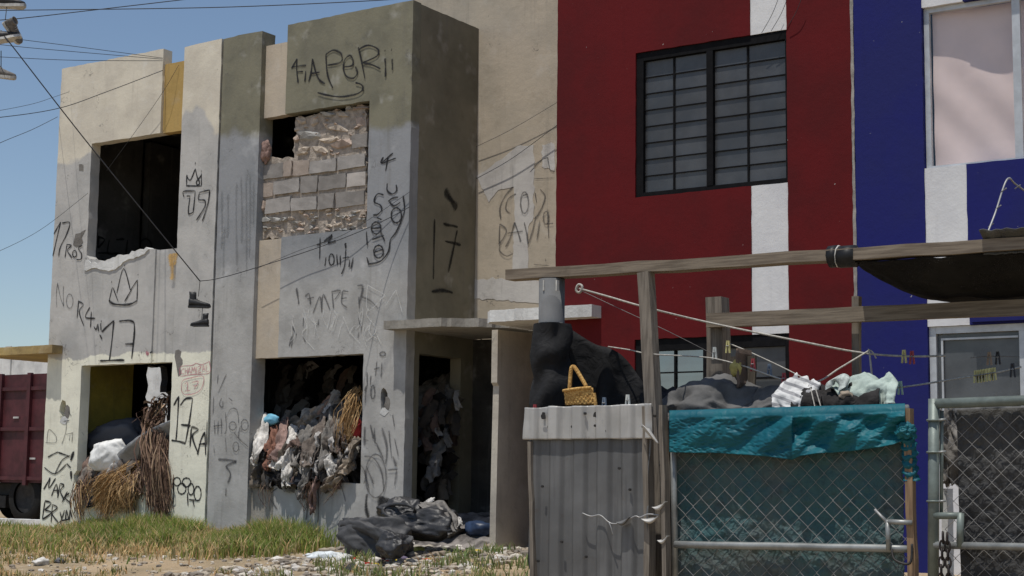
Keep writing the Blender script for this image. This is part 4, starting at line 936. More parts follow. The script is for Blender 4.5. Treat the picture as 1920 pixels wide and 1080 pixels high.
br = [lin(112, 88, 74), lin(140, 114, 96), lin(86, 66, 57), lin(176, 150, 124)]; tn = [lin(190, 154, 106), lin(176, 140, 96), lin(206, 174, 128)]
fronds('palm_fronds', [((300,760,.25),(278,795,.0),40,.05,.03),((312,752,.3),(290,760,.15),30,.06,.03),((296,770,.2),(292,900,-.05),340,.058,.014),((302,830,.05),(300,955,-.07),420,.05,.014),((285,800,.15),(290,930,-.06),110,.045,.02),((268,880,.05),(262,930,-.05),40,.05,.02)], br, 'dry brown palm fronds hanging over the sill of the lower left window', 'palm fronds')
fronds('straw_pile', [((262,872,.1),(185,935,-.1),420,.045,.007),((240,880,.05),(195,960,-.12),380,.055,.006),((255,895,.0),(225,950,-.1),240,.06,.006),((220,885,.03),(178,925,-.08),160,.05,.006)], tn, 'golden straw spilling over the sill of the lower left window', 'straw')
fronds('dry_grass_wisps', [((672,730,.2),(650,800,.1),70,.03,.01),((665,760,.15),(640,840,.05),60,.04,.008)], tn, 'dry straw wisps at the right of the cluttered window', 'straw')
fronds('palm_fibre_fringe', [((150,905,-.03),(150,970,-.05),40,.04,.012),((165,890,.0),(160,955,-.06),30,.05,.012),((232,890,-.02),(236,950,-.06),50,.05,.014),((250,890,-.02),(246,965,-.05),30,.05,.014)], br+tn, 'thin dry fibres hanging along the left window wall', 'palm fronds')
fronds('torn_fibres', [((580,905,-.02),(575,955,-.03),26,.02,.006),((500,905,-.0),(500,950,-.02),16,.03,.006),((640,885,-.02),(610,930,-.03),20,.05,.006)], br, 'torn fibres dangling below the cluttered sill', 'fibres')
# bent corrugated sheet leaning across the window
A_, B_ = at(176, 898, .0), at(322, 787, .02)
def f(u, v):
    p = A_.lerp(B_, u)+Vector((0, 0, .10*math.sin(math.pi*u)))
    return p+Vector((.02*v, .10*v, -.26*v*(1-.5*u))) + Vector((0, -.004*math.sin(u*60), 0))
MGALV = simple('weathered_galvanised', (.30, .30, .30), .5, .25, 6, .5, .35, .15, 30)
tag(sheet('metal_strip', f, 40, 4, MGALV, None, .012), 'bent grey metal strip slanting across the lower left window', 'metal strip')
for k, (pth, wd, c_, lb) in enumerate([
 ([(170,880,.1),(160,895,.0),(152,925,-.04)], .15, 'taupe', 'torn taupe cloth over the left end of the sill below the sack'),
 ([(200,875,.12),(185,895,.0),(172,930,-.05),(170,950,-.05)], .14, 'navy', 'slate rag hanging beside the golden straw'),
 ([(185,868,.2),(205,872,.18),(230,880,.1)], .2, 'dark', 'black cloth under the white sack'),
 ([(255,870,.1),(240,895,-.02),(236,930,-.05)], .09, 'grey', 'grey rag hanging right of the golden straw'),
 ([(270,850,.15),(262,880,.05),(258,905,-.02)], .14, 'dark', 'dark rag between straw and palm fronds')]): rag(pth, wd, CM[c_], lb, 60+k, fold=.02)
o = crumple('rubbish_heap', (-1.3, .75, .62), (1.0, .6, .42), 12, MHEAP, 5, .3); kind(o, 'stuff'); o['label'] = 'dark rubbish inside the lower left window'; o['category'] = 'rubbish'

# ------------------------------------------------------------------ bags, rubble and litter on the ground
def gp(x, y, dz=0):
    """pixel -> point on the terrain"""
    d = ray(x, y); t = 5.0
    for _ in range(400):
        p = CAM+d*t
        if p.z <= gz(p.x, p.y)+dz: return p
        t += .05
    return p
MBAG = simple('black_plastic_bag', (.032, .032, .034), .48, .35, 6, .4, 0, .35, 14, .02)
MBAG2 = simple('grey_black_suitcase_cloth', (.05, .05, .052), .6, .3, 8, .4, 0, .3, 20, .01)
def crease(name, c, rad, seed, mat, parent, facets=26, sub=5, rot=0, flat=.75, amp=.16):
    """plastic bag: body cut by many random planes (flat panels, sharp creases) plus fine wrinkles"""
    r = random.Random(seed); pl = []
    for k in range(facets):
        d = Vector((r.gauss(0, 1), r.gauss(0, 1), r.gauss(.15, .8))).normalized(); pl.append((d, r.uniform(.62, 1.0)))
    bm = bmesh.new(); bmesh.ops.create_icosphere(bm, subdivisions=sub, radius=1); Rz = Matrix.Rotation(rot, 3, 'Z'); off = Vector((seed*3.3, 0, seed*1.7))
    for v in bm.verts:
        p = v.co.copy(); t = min((h/max(1e-4, d.dot(p)) for d, h in pl if d.dot(p) > .05), default=1); t = min(t, 1.15)
        t *= 1+amp*(1-2*abs(noise.noise(p*2.3+off)))*.6+amp*.5*(.5-abs(noise.noise(p*5.1+off)))
        q = Rz @ Vector((p.x*t*rad[0], p.y*t*rad[1], p.z*t*rad[2]))
        if q.z < -rad[2]*flat: q.z = -rad[2]*flat
        v.co = q+Vector(c)
    me = bpy.data.meshes.new(name); bm.to_mesh(me); bm.free(); me.materials.append(mat); me.polygons.foreach_set('use_smooth', [True]*len(me.polygons)); return link(name, me, parent)
tag(crease('sack', at(212, 852, .12), (.27, .16, .20), 5, cloth_mat('white_sack_weave', (.74, .74, .72), .8, 5, .05, 0, .3, 9), None, 9, 5, .2, .9, .10), 'white woven sack slumped in the lower left window', 'sack')
tag(crease('tarpaulin_bundle', at(232, 838, .50), (.44, .2, .27), 6, simple('slate_plastic_tarp', (.07, .075, .09), .6, .15, 5), None, 10, 5, .3, .9, .12), 'slate blue tarpaulin bundle behind the white sack', 'tarpaulin')
c = Vector((at(706, 1040, -.95).x, -.95, gz(2.7, -.95))); BG1 = thing('rubbish_bag', 'slack dark grey bag with a folded top lying left on the rubble', 'bag', c, 'black bags dumped by the doorway')
crease('bag_body', at(704, 1008, -.85), (.36, .20, .22), 3, MBAG2, BG1, 18, 5, .35)
def f(u, v):
    p = at(642, 972, c.y-.04).lerp(at(774, 1004, c.y-.1), u)+Vector((0, 0, .02*math.sin(u*6)))
    return p+Vector((.02*math.sin(v*5), -.03*math.sin(v*3.1)-.015*nz(u*7, v*3, 2), -.10*v+.015*nz(u*9, v*4)))
sheet('flap', f, 30, 12, MBAG2, BG1, .008)
crease('bulge', at(735, 1022, c.y-.16), (.19, .12, .14), 8, MBAG, BG1, 30, 5, .0, .8, .22)
c2 = Vector((at(800, 1010, -.45).x, -.45, gz(3.0, -.45))); BG2 = thing('rubbish_bag', 'torn black plastic bag with a gaping top right of the grey one', 'bag', c2, 'black bags dumped by the doorway')
crease('bag_body', at(796, 985, c2.y), (.38, .20, .16), 17, MBAG, BG2, 22, 5, .1, .9, .24)
crease('bag_top', at(752, 965, c2.y-.02), (.23, .15, .14), 23, MBAG, BG2, 18, 5, .3, .9, .26)
g = G(); ring = [at(748+30*math.cos(t), 958+13*math.sin(t), c2.y-.16+.05*math.sin(t*2)) for t in [2*math.pi*k/18 for k in range(18)]]
g.tube(ring, .016, 8, True); g.obj('rolled_rim', MBAG, BG2, True)
c = c2
rag([(790,945,c.y+.1),(815,952,c.y),(840,975,c.y-.08),(850,1000,c.y-.12)], .16, CM['grey'], 'grey cloth scrap lying over the black bag', 91, 'cloth', None, .02)
rag([(812,936,c.y+.2),(795,945,c.y+.15),(782,955,c.y+.1)], .05, CM['white'], 'white plastic strip on top of the black bag', 92, 'plastic', None, .01)
rag([(842,968,c.y-.02),(855,978,c.y-.05),(862,985,c.y-.08)], .08, CM['white'], 'white scrap at the right end of the black bag', 93, 'plastic', None, .01)
# rubbish mound under the canopy
def fP(x, y):
    t = sstep(.0, .6, y); return gz(x, y)+.02+.22*t*(1-.35*sstep(3.1, 3.5, x))+.05*(1-abs(nz(x*5, y*5, 3)))*t+.03*nz(x*11, y*11)
o = kind(heap('rubbish_heap', 2.53, 3.52, -.15, 1.12, fP, MHEAP, 60, 60), 'stuff'); o['label'] = 'shaded rubbish mound under the broken canopy'; o['category'] = 'rubbish'
# pan in the doorway
pc = Vector((2.86, .28, fP(2.86, .28)+.01))
g = G(); prof = [(.02, 0), (.13, .0), (.19, .07), (.20, .075), (.18, .06), (.12, .012), (0.02, .012)]; n = 28; vs = []; fs = []
for k in range(n):
    t = 2*math.pi*k/n
    for r_0, z_ in prof: vs.append(pc+Vector((r_0*math.cos(t), r_0*math.sin(t), z_-.02)))
m_ = len(prof)
for k in range(n):
    for j in range(m_-1): fs.append((k*m_+j, ((k+1) % n)*m_+j, ((k+1) % n)*m_+j+1, k*m_+j+1))
g.add(vs, fs); tag(g.obj('basin', simple('dull_grey_enamel', (.10, .09, .085), .5, .3, 12), None, True), 'dull grey basin lying before the side doorway', 'basin')
tag(crumple('plastic_bag', (3.2, .3, fP(3.2, .3)+.05), (.13, .10, .08), 21, simple('dark_blue_plastic', (.03, .05, .10), .4, .3, 9), 3, .35), 'dark blue plastic heap in the shade of the porch', 'bag')
# rubble: broken pale lumps, as stuff; larger coloured bits as things
def scatter(name, n, region, size, cols, seed, mat, label, cat, flat=.6, zoff=.2):
    r = random.Random(seed); vs = []; fs = []; cl = []; bm = bmesh.new(); bmesh.ops.create_icosphere(bm, subdivisions=1, radius=1)
    base = [v.co.copy() for v in bm.verts]; bf = [[v.index for v in f_.verts] for f_ in bm.faces]; bm.free()
    for k in range(n):
        x, y, dens = region(r)
        s_ = size[0]+(size[1]-size[0])*r.random()**2.5; i0 = len(vs); c = r.choice(cols); kk = r.uniform(.75, 1.2)
        a = r.uniform(0, 6.3); ca, sa = math.cos(a), math.sin(a); fx, fy, fz = r.uniform(.6, 1.4), r.uniform(.6, 1.3), r.uniform(.35, .9)*flat*1.5; z0 = gz(x, y)
        for b in base:
            j = 1+.35*noise.noise(b*1.4+Vector((k*3.1, 0, 0))); mx = max(abs(b.x), abs(b.y), abs(b.z)); q = (b*.5+b/mx*.4)*j*s_
            q = Vector((q.x*fx, q.y*fy, q.z*fz)); vs.append((x+q.x*ca-q.y*sa, y+q.x*sa+q.y*ca, z0+q.z+s_*zoff)); cl.append((c[0]*kk, c[1]*kk, c[2]*kk, 1))
        fs += [[i+i0 for i in f_] for f_ in bf]
    o = kind(mesh(name, vs, fs, mat, None, False, None, cl), 'stuff'); return tag(o, label, cat)
MRUBB = tinted('rubble_mix', .95, .5, 50)
pale = [lin(206, 198, 184, .9), lin(190, 178, 160, .9), lin(170, 156, 138, .85), lin(150, 140, 128, .8), lin(214, 208, 200, .9)]
def reg1(r):
    while True:
        x = r.uniform(2.0, 4.3); y = r.uniform(-2.6, 1.0)
        p = Vector((x, y))
        if y > -.02 and x < 2.6: continue
        return x, y, 1
scatter('rubble', 2600, reg1, (.008, .06), pale, 3, MRUBB, 'pale broken rubble strewn before the porch', 'rubble')
def reg2(r): return r.uniform(-5, 2.6), r.uniform(-3.4, -.6), 1
scatter('pebbles', 1500, reg2, (.006, .035), pale, 4, MRUBB, 'pebbles and dry clods on the bare dirt', 'pebbles')
lit = [((905,1018), (.11,.06,.05), (.42,.10,.06), 'orange red rag on the rubble beside the fin wall', 'rag'),
       ((832,1008), (.11,.05,.06), (.30,.10,.07), 'brick red scrap leaning on the black bag', 'scrap'),
       ((950,1012), (.10,.05,.05), (.55,.42,.08), 'yellow wrapper on the rubble beside the fin wall', 'wrapper'),
       ((786,1038), (.07,.04,.04), (.60,.50,.12), 'yellow wrapper below the black bags', 'wrapper'),
       ((612,1050), (.17,.07,.045), (.62,.66,.68), 'white plastic bag flattened on the dirt left of the bags', 'bag'),
       ((645,1056), (.10,.05,.05), (.66,.66,.63), 'crumpled white paper right of the flattened plastic bag', 'paper'),
       ((660,1072), (.20,.08,.035), (.03,.03,.03), 'black rubber scrap on the dirt at the bottom edge', 'scrap'),
       ((740,1050), (.12,.05,.03), (.12,.10,.16), 'dark violet cloth strip in front of the grey bag', 'cloth'),
       ((905,1000), (.16,.1,.03), (.60,.52,.40), 'pale cardboard sheet beside the fin wall', 'cardboard'),
       ((78,1060), (.09,.05,.04), (.60,.58,.54), 'pale stone on the dirt at lower left', 'stone'),
       ((112,1056), (.07,.04,.03), (.10,.10,.11), 'dark scrap on the dirt at lower left', 'scrap')]
for k, ((x, y), rad, c_, lb, ct) in enumerate(lit):
    p = gp(x, y); nm = {'rag': 'rag', 'scrap': 'scrap', 'wrapper': 'wrapper', 'bag': 'plastic_bag', 'paper': 'crumpled_paper', 'cloth': 'cloth_strip', 'cardboard': 'cardboard', 'stone': 'stone'}[ct]
    tag(crumple(nm, p+Vector((0, 0, rad[2]*.6)), rad, 40+k, simple('litter_%s_%d' % (ct, k), c_, .7, .3, 12), 3, .45, 1.8, .6, None, k*.9), lb, ct)

def reg3(r): return r.uniform(2.75, 3.55), r.uniform(-1.3, .15), 1
scatter('litter', 160, reg3, (.015, .06), [lin(216, 212, 204), lin(200, 190, 170), lin(190, 60, 48), lin(206, 180, 70), lin(60, 58, 60), lin(150, 160, 170)], 14, tinted('mixed_litter', .8, .2), 'scattered scraps of paper and plastic before the porch', 'litter', .35)
# ------------------------------------------------------------------ grass
MGRASS = tinted('grass_blades', .75, 0, trans=.5)
def grass(name, n, region, h, seed, gcol, dcol, label, dry=.3):
    r = random.Random(seed); vs = []; fs = []; cl = []
    k = 0
    while k < n:
        q = region(r)
        if q is None: continue
        x, y, hs, dd = q; k += 1
        z = gz(x, y)-.01; hh = hs*r.uniform(.45, 1.25)*h; a = r.uniform(0, 6.28); ln = hh*r.uniform(.15, .75); w_ = r.uniform(.004, .009)
        c = [g_*(1)+0 for g_ in (dcol if r.random() < dd else gcol)]; kk = r.uniform(.6, 1.35); c = (c[0]*kk*r.uniform(.85, 1.2), c[1]*kk, c[2]*kk, 1)
        d = Vector((math.cos(a), math.sin(a), 0)); sd = Vector((-math.sin(a+.6), math.cos(a+.6), 0))*w_
        b0 = Vector((x, y, z)); b1 = b0+d*ln*.3+Vector((0, 0, hh*.6)); b2 = b0+d*ln+Vector((0, 0, hh))
        i0 = len(vs); vs += [b0-sd, b0+sd, b1-sd*.8, b1+sd*.8, b2]; cl += [c]*5
        fs += [(i0, i0+1, i0+3, i0+2), (i0+2, i0+3, i0+4)]
    o = kind(mesh(name, vs, fs, MGRASS, None, False, None, cl), 'stuff'); return tag(o, label, 'grass')
GR, DR = lin(136, 152, 80, 1.05), lin(206, 186, 140, 1.1)
def rg1(r):
    x = r.uniform(-3.6, 2.5); y = -abs(r.gauss(0, .75))-.02
    if y < -3.2: return None
    p = nz(x*1.1, y*1.1, 9)*.5+nz(x*3, y*3, 2)*.3
    den = 1-sstep(.9, 2.0, -y+.35*p+ (.25 if x > 1.6 else 0)) 
    if x < -1.6: den *= .30+.7*sstep(-2.3, -1.6, x)
    den *= 1-sstep(1.15, 1.95, x+.7*p+.12*min(0, y+1.5))
    if r.random() > den*(.35+.9*sstep(-.25, .2, p)): return None
    q = nz(x*2.2, y*2.2, 14)
    return x, y, (1-.45*sstep(-1.5, -2.2, x))*max(.25, .75+.45*(1-sstep(0, 1.0, -y))+1.1*p+1.0*max(0, q)), .22+.5*sstep(0, -.3, p)+.3*sstep(.6, 1.4, -y)
grass('grass', 30000, rg1, .16, 1, GR, DR, 'green and straw coloured grass along the foot of the abandoned houses')
def rg2(r):
    x = r.uniform(-6, 2.6); y = r.uniform(-4.2, -.4)
    if x > 1.3 and y > -1.9: return None
    if nz(x*1.3, y*1.3, 20)*.6+nz(x*4, y*4, 21)*.4 < .1: return None
    return x, y, .55, .55
grass('dry_grass', 9000, rg2, .12, 2, lin(136, 140, 84, .85), DR, 'patchy dry grass on the bare lot')
def rg3(r): return r.uniform(-22, -3), r.uniform(-2, 7.0), 1, .3
grass('far_grass', 16000, rg3, .06, 3, GR, DR, 'grass strip left of the houses before the kerb')
def rg4(r):
    x = r.uniform(2.7, 5.0); y = r.uniform(-2.4, -.15)
    if nz(x*2.5, y*2.5, 31) < .08 or (x < 3.5 and y > -1.0): return None
    return x, y, 1, .15
grass('weeds', 1300, rg4, .11, 5, lin(136, 150, 96, 1.0), DR, 'low green weeds at the foot of the corrugated gate')

# ------------------------------------------------------------------ yard front: pipe column, beams, posts
YF = -4.5
def wood(name, c1, c2, vert, k=1.0, rough=.9):
    a = M(name, rough, .1); P = a.pos()
    gr = a.noise(5, 4, .6, vec=a.scaled(P, (13, 13, .8) if vert else (.8, 13, 15)))
    c = a.mix(a.rng(gr, .36, .66), lin(*c1, k), lin(*c2, k))
    c = a.mix(a.math('MULTIPLY', a.rng(a.noise(5, 4, .7), .55, .75), .35), c, lin(72, 66, 60, .8))
    a.color(c); a.bump(gr, .3, .003); return a.m
MWOOD = wood('weathered_grey_post', (132, 124, 114), (104, 97, 89), True)
MWOOD2 = wood('weathered_brown_beam', (138, 127, 113), (110, 100, 89), False)
MWOOD3 = wood('pale_brown_post', (150, 126, 100), (118, 98, 80), True)
MWOODD = wood('dark_old_post', (96, 89, 80), (74, 68, 61), True)
def jbar(p, q, wd, h, seed=0, seg=10, j=.003, rot=None):
    """slightly irregular timber between two points"""
    g = G(); p = Vector(p); q = Vector(q); r = random.Random(seed); d = (q-p).normalized()
    up = Vector((0, 0, 1)) if abs(d.z) < .8 else Vector((0, 1, 0)); rt = d.cross(up).normalized(); u = rt.cross(d).normalized()
    vs = []
    for i in range(seg+1):
        c = p.lerp(q, i/seg)+u*r.gauss(0, j)+rt*r.gauss(0, j)
        for a, b in ((-1,-1),(1,-1),(1,1),(-1,1)): vs.append(c+rt*(a*wd/2+r.gauss(0, j*.5))+u*(b*h/2+r.gauss(0, j*.5)))
    fs = []
    for i in range(seg):
        for k in range(4): fs.append((i*4+k, i*4+(k+1) % 4, i*4+4+(k+1) % 4, i*4+4+k))
    fs += [(3, 2, 1, 0), tuple(seg*4+k for k in range(4))]; g.add(vs, fs); return g
MPIPE = simple('painted_steel_pipe', (.13, .132, .134), .8, .2, 5, .15, 0, .1)
MPIPEL = simple('faded_pipe_paint', (.24, .245, .25), .85, .12, 5, .1, 0, .1)
pc = at(1034, 620, -4.2); pr = (at(1058, 620, -4.2)-at(1010, 620, -4.2)).length/2*.86
ztp = at(1034, 524, -4.2).z
PIPE = thing('pipe_column', 'thick grey steel pipe column wrapped in black cloth below', 'column', (pc.x, pc.y, gz(pc.x, pc.y)))
g = G(); g.tube([(pc.x, pc.y, -.4), (pc.x, pc.y, ztp)], pr, 36); g.obj('pipe', MPIPE, PIPE, True)
def f(u, v):   # arched paler patch on the camera side of the pipe
    a0 = math.atan2(CAM.y-pc.y, CAM.x-pc.x); a = a0-.05+(u-.5)*2.3
    zb_ = at(1034, 606, -4.2).z; zt_ = zb_+ (at(1034, 556, -4.2).z-zb_)*math.sqrt(max(0, 1-(2*u-1)**2))
    z = zb_+(zt_-zb_)*v; return (pc.x+(pr+.002)*math.cos(a), pc.y+(pr+.002)*math.sin(a), z)
sheet('paint_patch', f, 24, 4, MPIPEL, PIPE)
for dx in (1020, 1044):
    g = G(); p = at(dx, 535, -4.2-pr*.98); g.box((p.x-.004, p.y-.006, p.z-.03), (p.x+.004, p.y+.02, p.z+.03)); g.obj('scratch_mark', MSHOE['white'], PIPE)
MBCL = cloth_mat('black_sunfaded_cloth', (.016, .016, .017), .75, 4, .3, 0, .6, 12)
def f(u, v):
    a = 2*math.pi*u; zz = at(1034, 608, -4.2).z*(1-v)+(-.1)*v
    r0 = pr+.034+.012*math.sin(14*v*3+2.2*math.sin(a)+3*nz(v*6, math.cos(a), 2))+.009*nz(math.cos(a)*2, math.sin(a)*2, v*12)
    return (pc.x+r0*math.cos(a), pc.y+r0*math.sin(a), zz)
w_ = sheet('cloth_wrap', f, 64, 130, MBCL); tag(w_, 'black cloth wrapped tightly around the steel pipe column', 'cloth')
top = catmull([at(*p) for p in ((1040, 608, -4.02), (1062, 611, -4.02), (1090, 630, -3.98), (1118, 646, -3.96), (1140, 652, -3.98), (1165, 667, -3.95), (1200, 707, -3.9), (1228, 745, -3.85), (1290, 768, -3.8), (1330, 775, -3.8))], 8)
def f(u, v):
    i = u*(len(top)-1); k = min(int(i), len(top)-2); p = top[k].lerp(top[k+1], i-k)
    fo = .05*math.sin(u*26+2*v)*v**.6+.03*nz(u*9, v*4, 3)
    return (p.x+.02*nz(u*5, v*5, 7), p.y+fo, p.z*(1-v)+.1*v)
tag(sheet('black_tarp', f, 130, 40, MBCL, None, .004), 'black cloth sheet sloping from the pipe column behind the corrugated gate', 'cloth')
def timber(name, pts, h, wd, mat, label, cat, seed, seg=26, j=.0022):
    g = jbar(pts[0], pts[1], wd, h, seed, seg, j); return tag(g.obj(name, mat, None), label, cat, 'timbers of the yard frame')
p = at(957, 517, -4.2); q = at(1960, 456, -4.2)
timber('wooden_beam', (p, q), .060, .10, MWOOD2, 'upper long weathered wooden beam resting on the pipe column', 'beam', 3, 14)
p = at(1328, 601, -3.7); q = at(1960, 575, -3.7)
timber('wooden_beam', (p, q), .082, .05, MWOOD2, 'lower wooden beam nailed to the stub post before the blue house', 'beam', 4, 10)
timber('wooden_post', (at(1212, 512, -4.22), at(1240, 1080, -4.3)), .07, .07, MWOOD, 'grey wooden post carrying the upper beam beside the black cloth', 'post', 5, 7)
timber('wooden_post', (at(1346, 558, -3.62), at(1350, 1080, -3.6)), .105, .10, MWOOD, 'thick dark stub post at the left end of the lower beam', 'post', 6, 6)
timber('wooden_post', (at(1606, 556, -3.62), at(1608, 1080, -3.6)), .042, .04, MWOOD, 'slim wooden post where the red and blue houses meet', 'post', 7, 6)
timber('wooden_plank', (at(1393, 668, -3.9), at(1394, 1080, -3.9)), .02, .155, MWOODD, 'broad dark plank standing right of the stub post', 'plank', 9, 16)
g = jbar(at(1394, 655, -3.93), at(1396, 728, -3.93), .016, .165, 43, 8, .003); tag(g.obj('brown_board', simple('brown_fibreboard', lin(104, 90, 80), .95, .3, 8), None), 'brown board nailed over the top of the broad plank', 'board')
tag(crumple('yellow_bundle', at(1380, 690, -4.0), (.03, .02, .045), 5, simple('yellow_cord', (.42, .36, .12), .7, .3, 20), 3, .5), 'small yellow cord bundle tied on the clothesline', 'cord')
# tape on the beam, grey tarpaulin lumps behind the gate
for a_, b_, lb in ((1556, 1572, 'left'), (1574, 1606, 'right')):
    g = G(); p = at(a_, 482, -4.2); q = at(b_, 480, -4.2); g.tube([p, q], .058, 10); tag(g.obj('tape', simple('black_tape_'+lb, (.015, .015, .016), .5), None, True), lb+' wrap of black tape on the upper beam', 'tape', 'tape wraps on the beam')
g = G(); p = at(1572.5, 481, -4.2); q = at(1574, 481, -4.2); g.tube([p, q], .0595, 10); tag(g.obj('cord', MSHOE['white'], None, True), 'thin white cord tied round the taped beam', 'cord')
MGT = simple('grey_tarp_fabric', (.10, .098, .096), .75, .3, 6, .3, 0, .35, 16, .01)
for k, (x, y, Y, rx, rz, lb, mt) in enumerate(((1330, 768, -3.95, .30, .17, 'crumpled grey tarpaulin lump behind the teal gate', MGT), (1262, 765, -3.9, .16, .17, 'nearly black tarpaulin lump beside the grey post', MBCL), (1445, 772, -3.95, .22, .13, 'smooth grey tarpaulin lump right of the broad plank', MGT))):
    tag(crease('tarpaulin_lump', at(x, y, Y)+Vector((0, 0, -.06)), (rx*1.1, .2, rz*1.1), 50+k, mt, None, 16, 5, .2, 1.0, .3), lb, 'tarpaulin')

# shade net hanging from the upper beam
def netmat(name, col, dens):
    a = M(name, .9, .1); a.color(a.mix(a.rng(a.noise(3, 4), .4, .7), col, tuple(c*2 for c in col)))
    nn = a.noise(160, 2); al = a.rng(nn, dens-.08, dens+.08, 1, .25)
    al = a.math('MAXIMUM', al, a.rng(a.noise(4, 3), .4, .55, .75, 1)); a.put(a.b.inputs['Alpha'], al); a.bump(nn, .4, .004); return a.m
MNET = netmat('black_shade_net', (.010, .010, .010), .62)
nf_ = [at(*p) for p in ((1604, 492, -4.22), (1700, 486, -4.22), (1800, 479, -4.22), (1960, 470, -4.22))]
nb_ = [at(*p) for p in ((1612, 494, -3.3), (1700, 530, -3.2), (1800, 548, -3.1), (1960, 548, -3.0))]
cf, cb = catmull(nf_, 12), catmull(nb_, 12)
def f(u, v):
    i = u*(len(cf)-1); k = min(int(i), len(cf)-2); p = cf[k].lerp(cf[k+1], i-k); q = cb[k].lerp(cb[k+1], i-k)
    s_ = p.lerp(q, v); return s_+Vector((0, 0, -.13*math.sin(math.pi*v)*math.sin(math.pi*min(.5, u*.9))+.015*nz(u*8, v*8, 3)))
tag(sheet('shade_net', f, 60, 40, MNET, None, .003), 'black shade net sagging behind the upper beam at right', 'net')
MNETG = netmat('grey_net_weave', (.09, .09, .085), .55)
def f(u, v):
    p = at(1838, 452, -4.28).lerp(at(1960, 446, -4.28), u); return p+Vector((0, .10*math.sin(v*2.4)-.02, .05-.11*v+.01*nz(u*8, v*3)))
tag(sheet('net_edge', f, 30, 10, MNETG, None, .004), 'grey woven net edge folded over the beam end', 'net')
MROPE = simple('dirty_white_rope', (.42, .40, .36), .9, .25, 60)
def rope(pts, r, label, mat=None, name='rope', group='clotheslines in the yard'):
    return cable(pts, r, label, 'rope', mat or MROPE, 8, name, group)
MTHIN = simple('thin_grey_line', (.20, .19, .19), .8, .2, 40)
rope([(1848, 446, -4.2), (1866, 400, -4.1), (1888, 337, -4.0), (1905, 346, -3.9), (1940, 372, -3.8)], .005, 'barbed wire bent into a peak above the net', MGALV, 'barbed_wire', None)
for k, (x, y) in enumerate(((1858, 422), (1872, 388), (1882, 356), (1908, 350))):
    o = rope([(x-5, y+4, -4.08), (x+5, y-3, -4.12)], .003, ('lowest', 'second lowest', 'upper', 'rightmost')[k]+' barb on the bent wire', MGALV, 'barb', None)
rope([(1086, 541, -3.9), (1140, 556, -3.9), (1210, 576, -3.95), (1330, 605, -3.75), (1500, 640, -3.8), (1612, 661, -3.68), (1700, 668, -3.7), (1772, 667, -3.7)], .006, 'main white rope stretched right from the hook on the red wall')
rope([(1090, 545, -3.9), (1160, 578, -3.9), (1250, 620, -3.9), (1345, 668, -3.7)], .002, 'thin line dropping from the hook to the stub post', MTHIN)
rope([(1140, 650, -4.0), (1180, 656, -4.0), (1222, 664, -4.27), (1330, 671, -3.95), (1400, 688, -4.0)], .004, 'rope from the black cloth past the grey post')
rope([(1362, 642, -3.7), (1410, 662, -3.8), (1480, 695, -3.9), (1530, 722, -4.0)], .004, 'rope slanting down from the stub post to the laundry')
rope([(1400, 688, -4.0), (1470, 712, -4.0), (1530, 716, -4.0), (1575, 690, -3.9), (1630, 657, -3.75)], .005, 'rope dipping behind the laundry and rising to the slim post')
rope([(1630, 657, -3.75), (1634, 695, -3.8), (1638, 733, -3.85)], .005, 'short rope hanging at the slim post')
rope([(1628, 655, -3.75), (1636, 660, -3.75), (1643, 672, -3.75)], .004, 'loose rope end at the knot by the slim post')
rope([(1638, 733, -3.85), (1720, 722, -3.9), (1800, 709, -3.9), (1860, 700, -3.9), (1915, 688, -3.9)], .005, 'rope with many yellow pins before the blue house window')
g = G(); p = at(1086, 541, -3.9); g.tube([p+Vector((.02*math.cos(t)*(1+.2*math.sin(2*t)), 0, .024*math.sin(t))) for t in [2*math.pi*k/14 for k in range(14)]], .008, 6, True); tag(g.obj('rope_loop', MROPE, None, True), 'white loop at the left end of the main rope', 'rope')
# clothes pegs
PEGC = dict(red=(.32, .05, .06), yellow=(.55, .50, .22), green=(.30, .42, .34), blue=(.12, .16, .22), dark=(.03, .03, .035), white=(.55, .58, .56), wood=(.32, .24, .18))
PM = {k: simple('peg_'+k, c, .6, .15, 30) for k, c in PEGC.items()}
def peg(x, y, Y, col, label, tilt=.15, sc=1.0):
    p = at(x, y, Y); t = thing('clothes_peg', label, 'clothes peg', p, 'clothes pegs on lines and fence')
    for s_ in (-1, 1):
        g = G(); g.bar(p+Vector((s_*.004, 0, .034*sc)), p+Vector((s_*(.004+.012*tilt*4), 0, -.036*sc)), .012*sc, .008*sc, Vector((1, 0, 0))); g.obj('jaw', PM[col], t)
    g = G(); g.tube([p+Vector((-.008, -.007, .004)), p+Vector((.008, -.007, .004))], .003, 6); g.obj('spring', MGALV, t)
for a_ in ((1003, 770, -4.53, 'red', 'red peg at the top left corner of the corrugated gate'), (1133, 757, -4.53, 'blue', 'dark blue peg on the corrugated gate right of the basket'), (1177, 752, -4.53, 'white', 'pale peg on the corrugated gate left of the grey post'),
    (1470, 711, -4.01, 'red', 'red peg on the dipping rope left of the laundry'), (1497, 722, -4.02, 'red', 'red peg beside the small card near the laundry'), (1443, 694, -3.98, 'blue', 'grey blue peg on the dipping rope by the dark window'), (1412, 684, -3.98, 'red', 'small red peg beside the yellow cord bundle'),
    (1695, 668, -3.7, 'yellow', 'yellow peg on the main rope before the blue wall'), (1710, 670, -3.7, 'red', 'dark red peg next to the single yellow peg'), (1688, 727, -3.9, 'green', 'green peg on the lower rope before the blue wall'),
    (1855, 672, -3.3, 'wood', 'brown peg hanging before the grey window'), (1871, 671, -3.3, 'dark', 'black peg hanging before the grey window'), (1899, 694, -3.9, 'dark', 'black peg at the right end of the lower rope'), (1365, 650, -3.75, 'yellow', 'pale yellow peg near the stub post'), (1340, 662, -3.75, 'white', 'white peg left of the stub post')): peg(*a_)
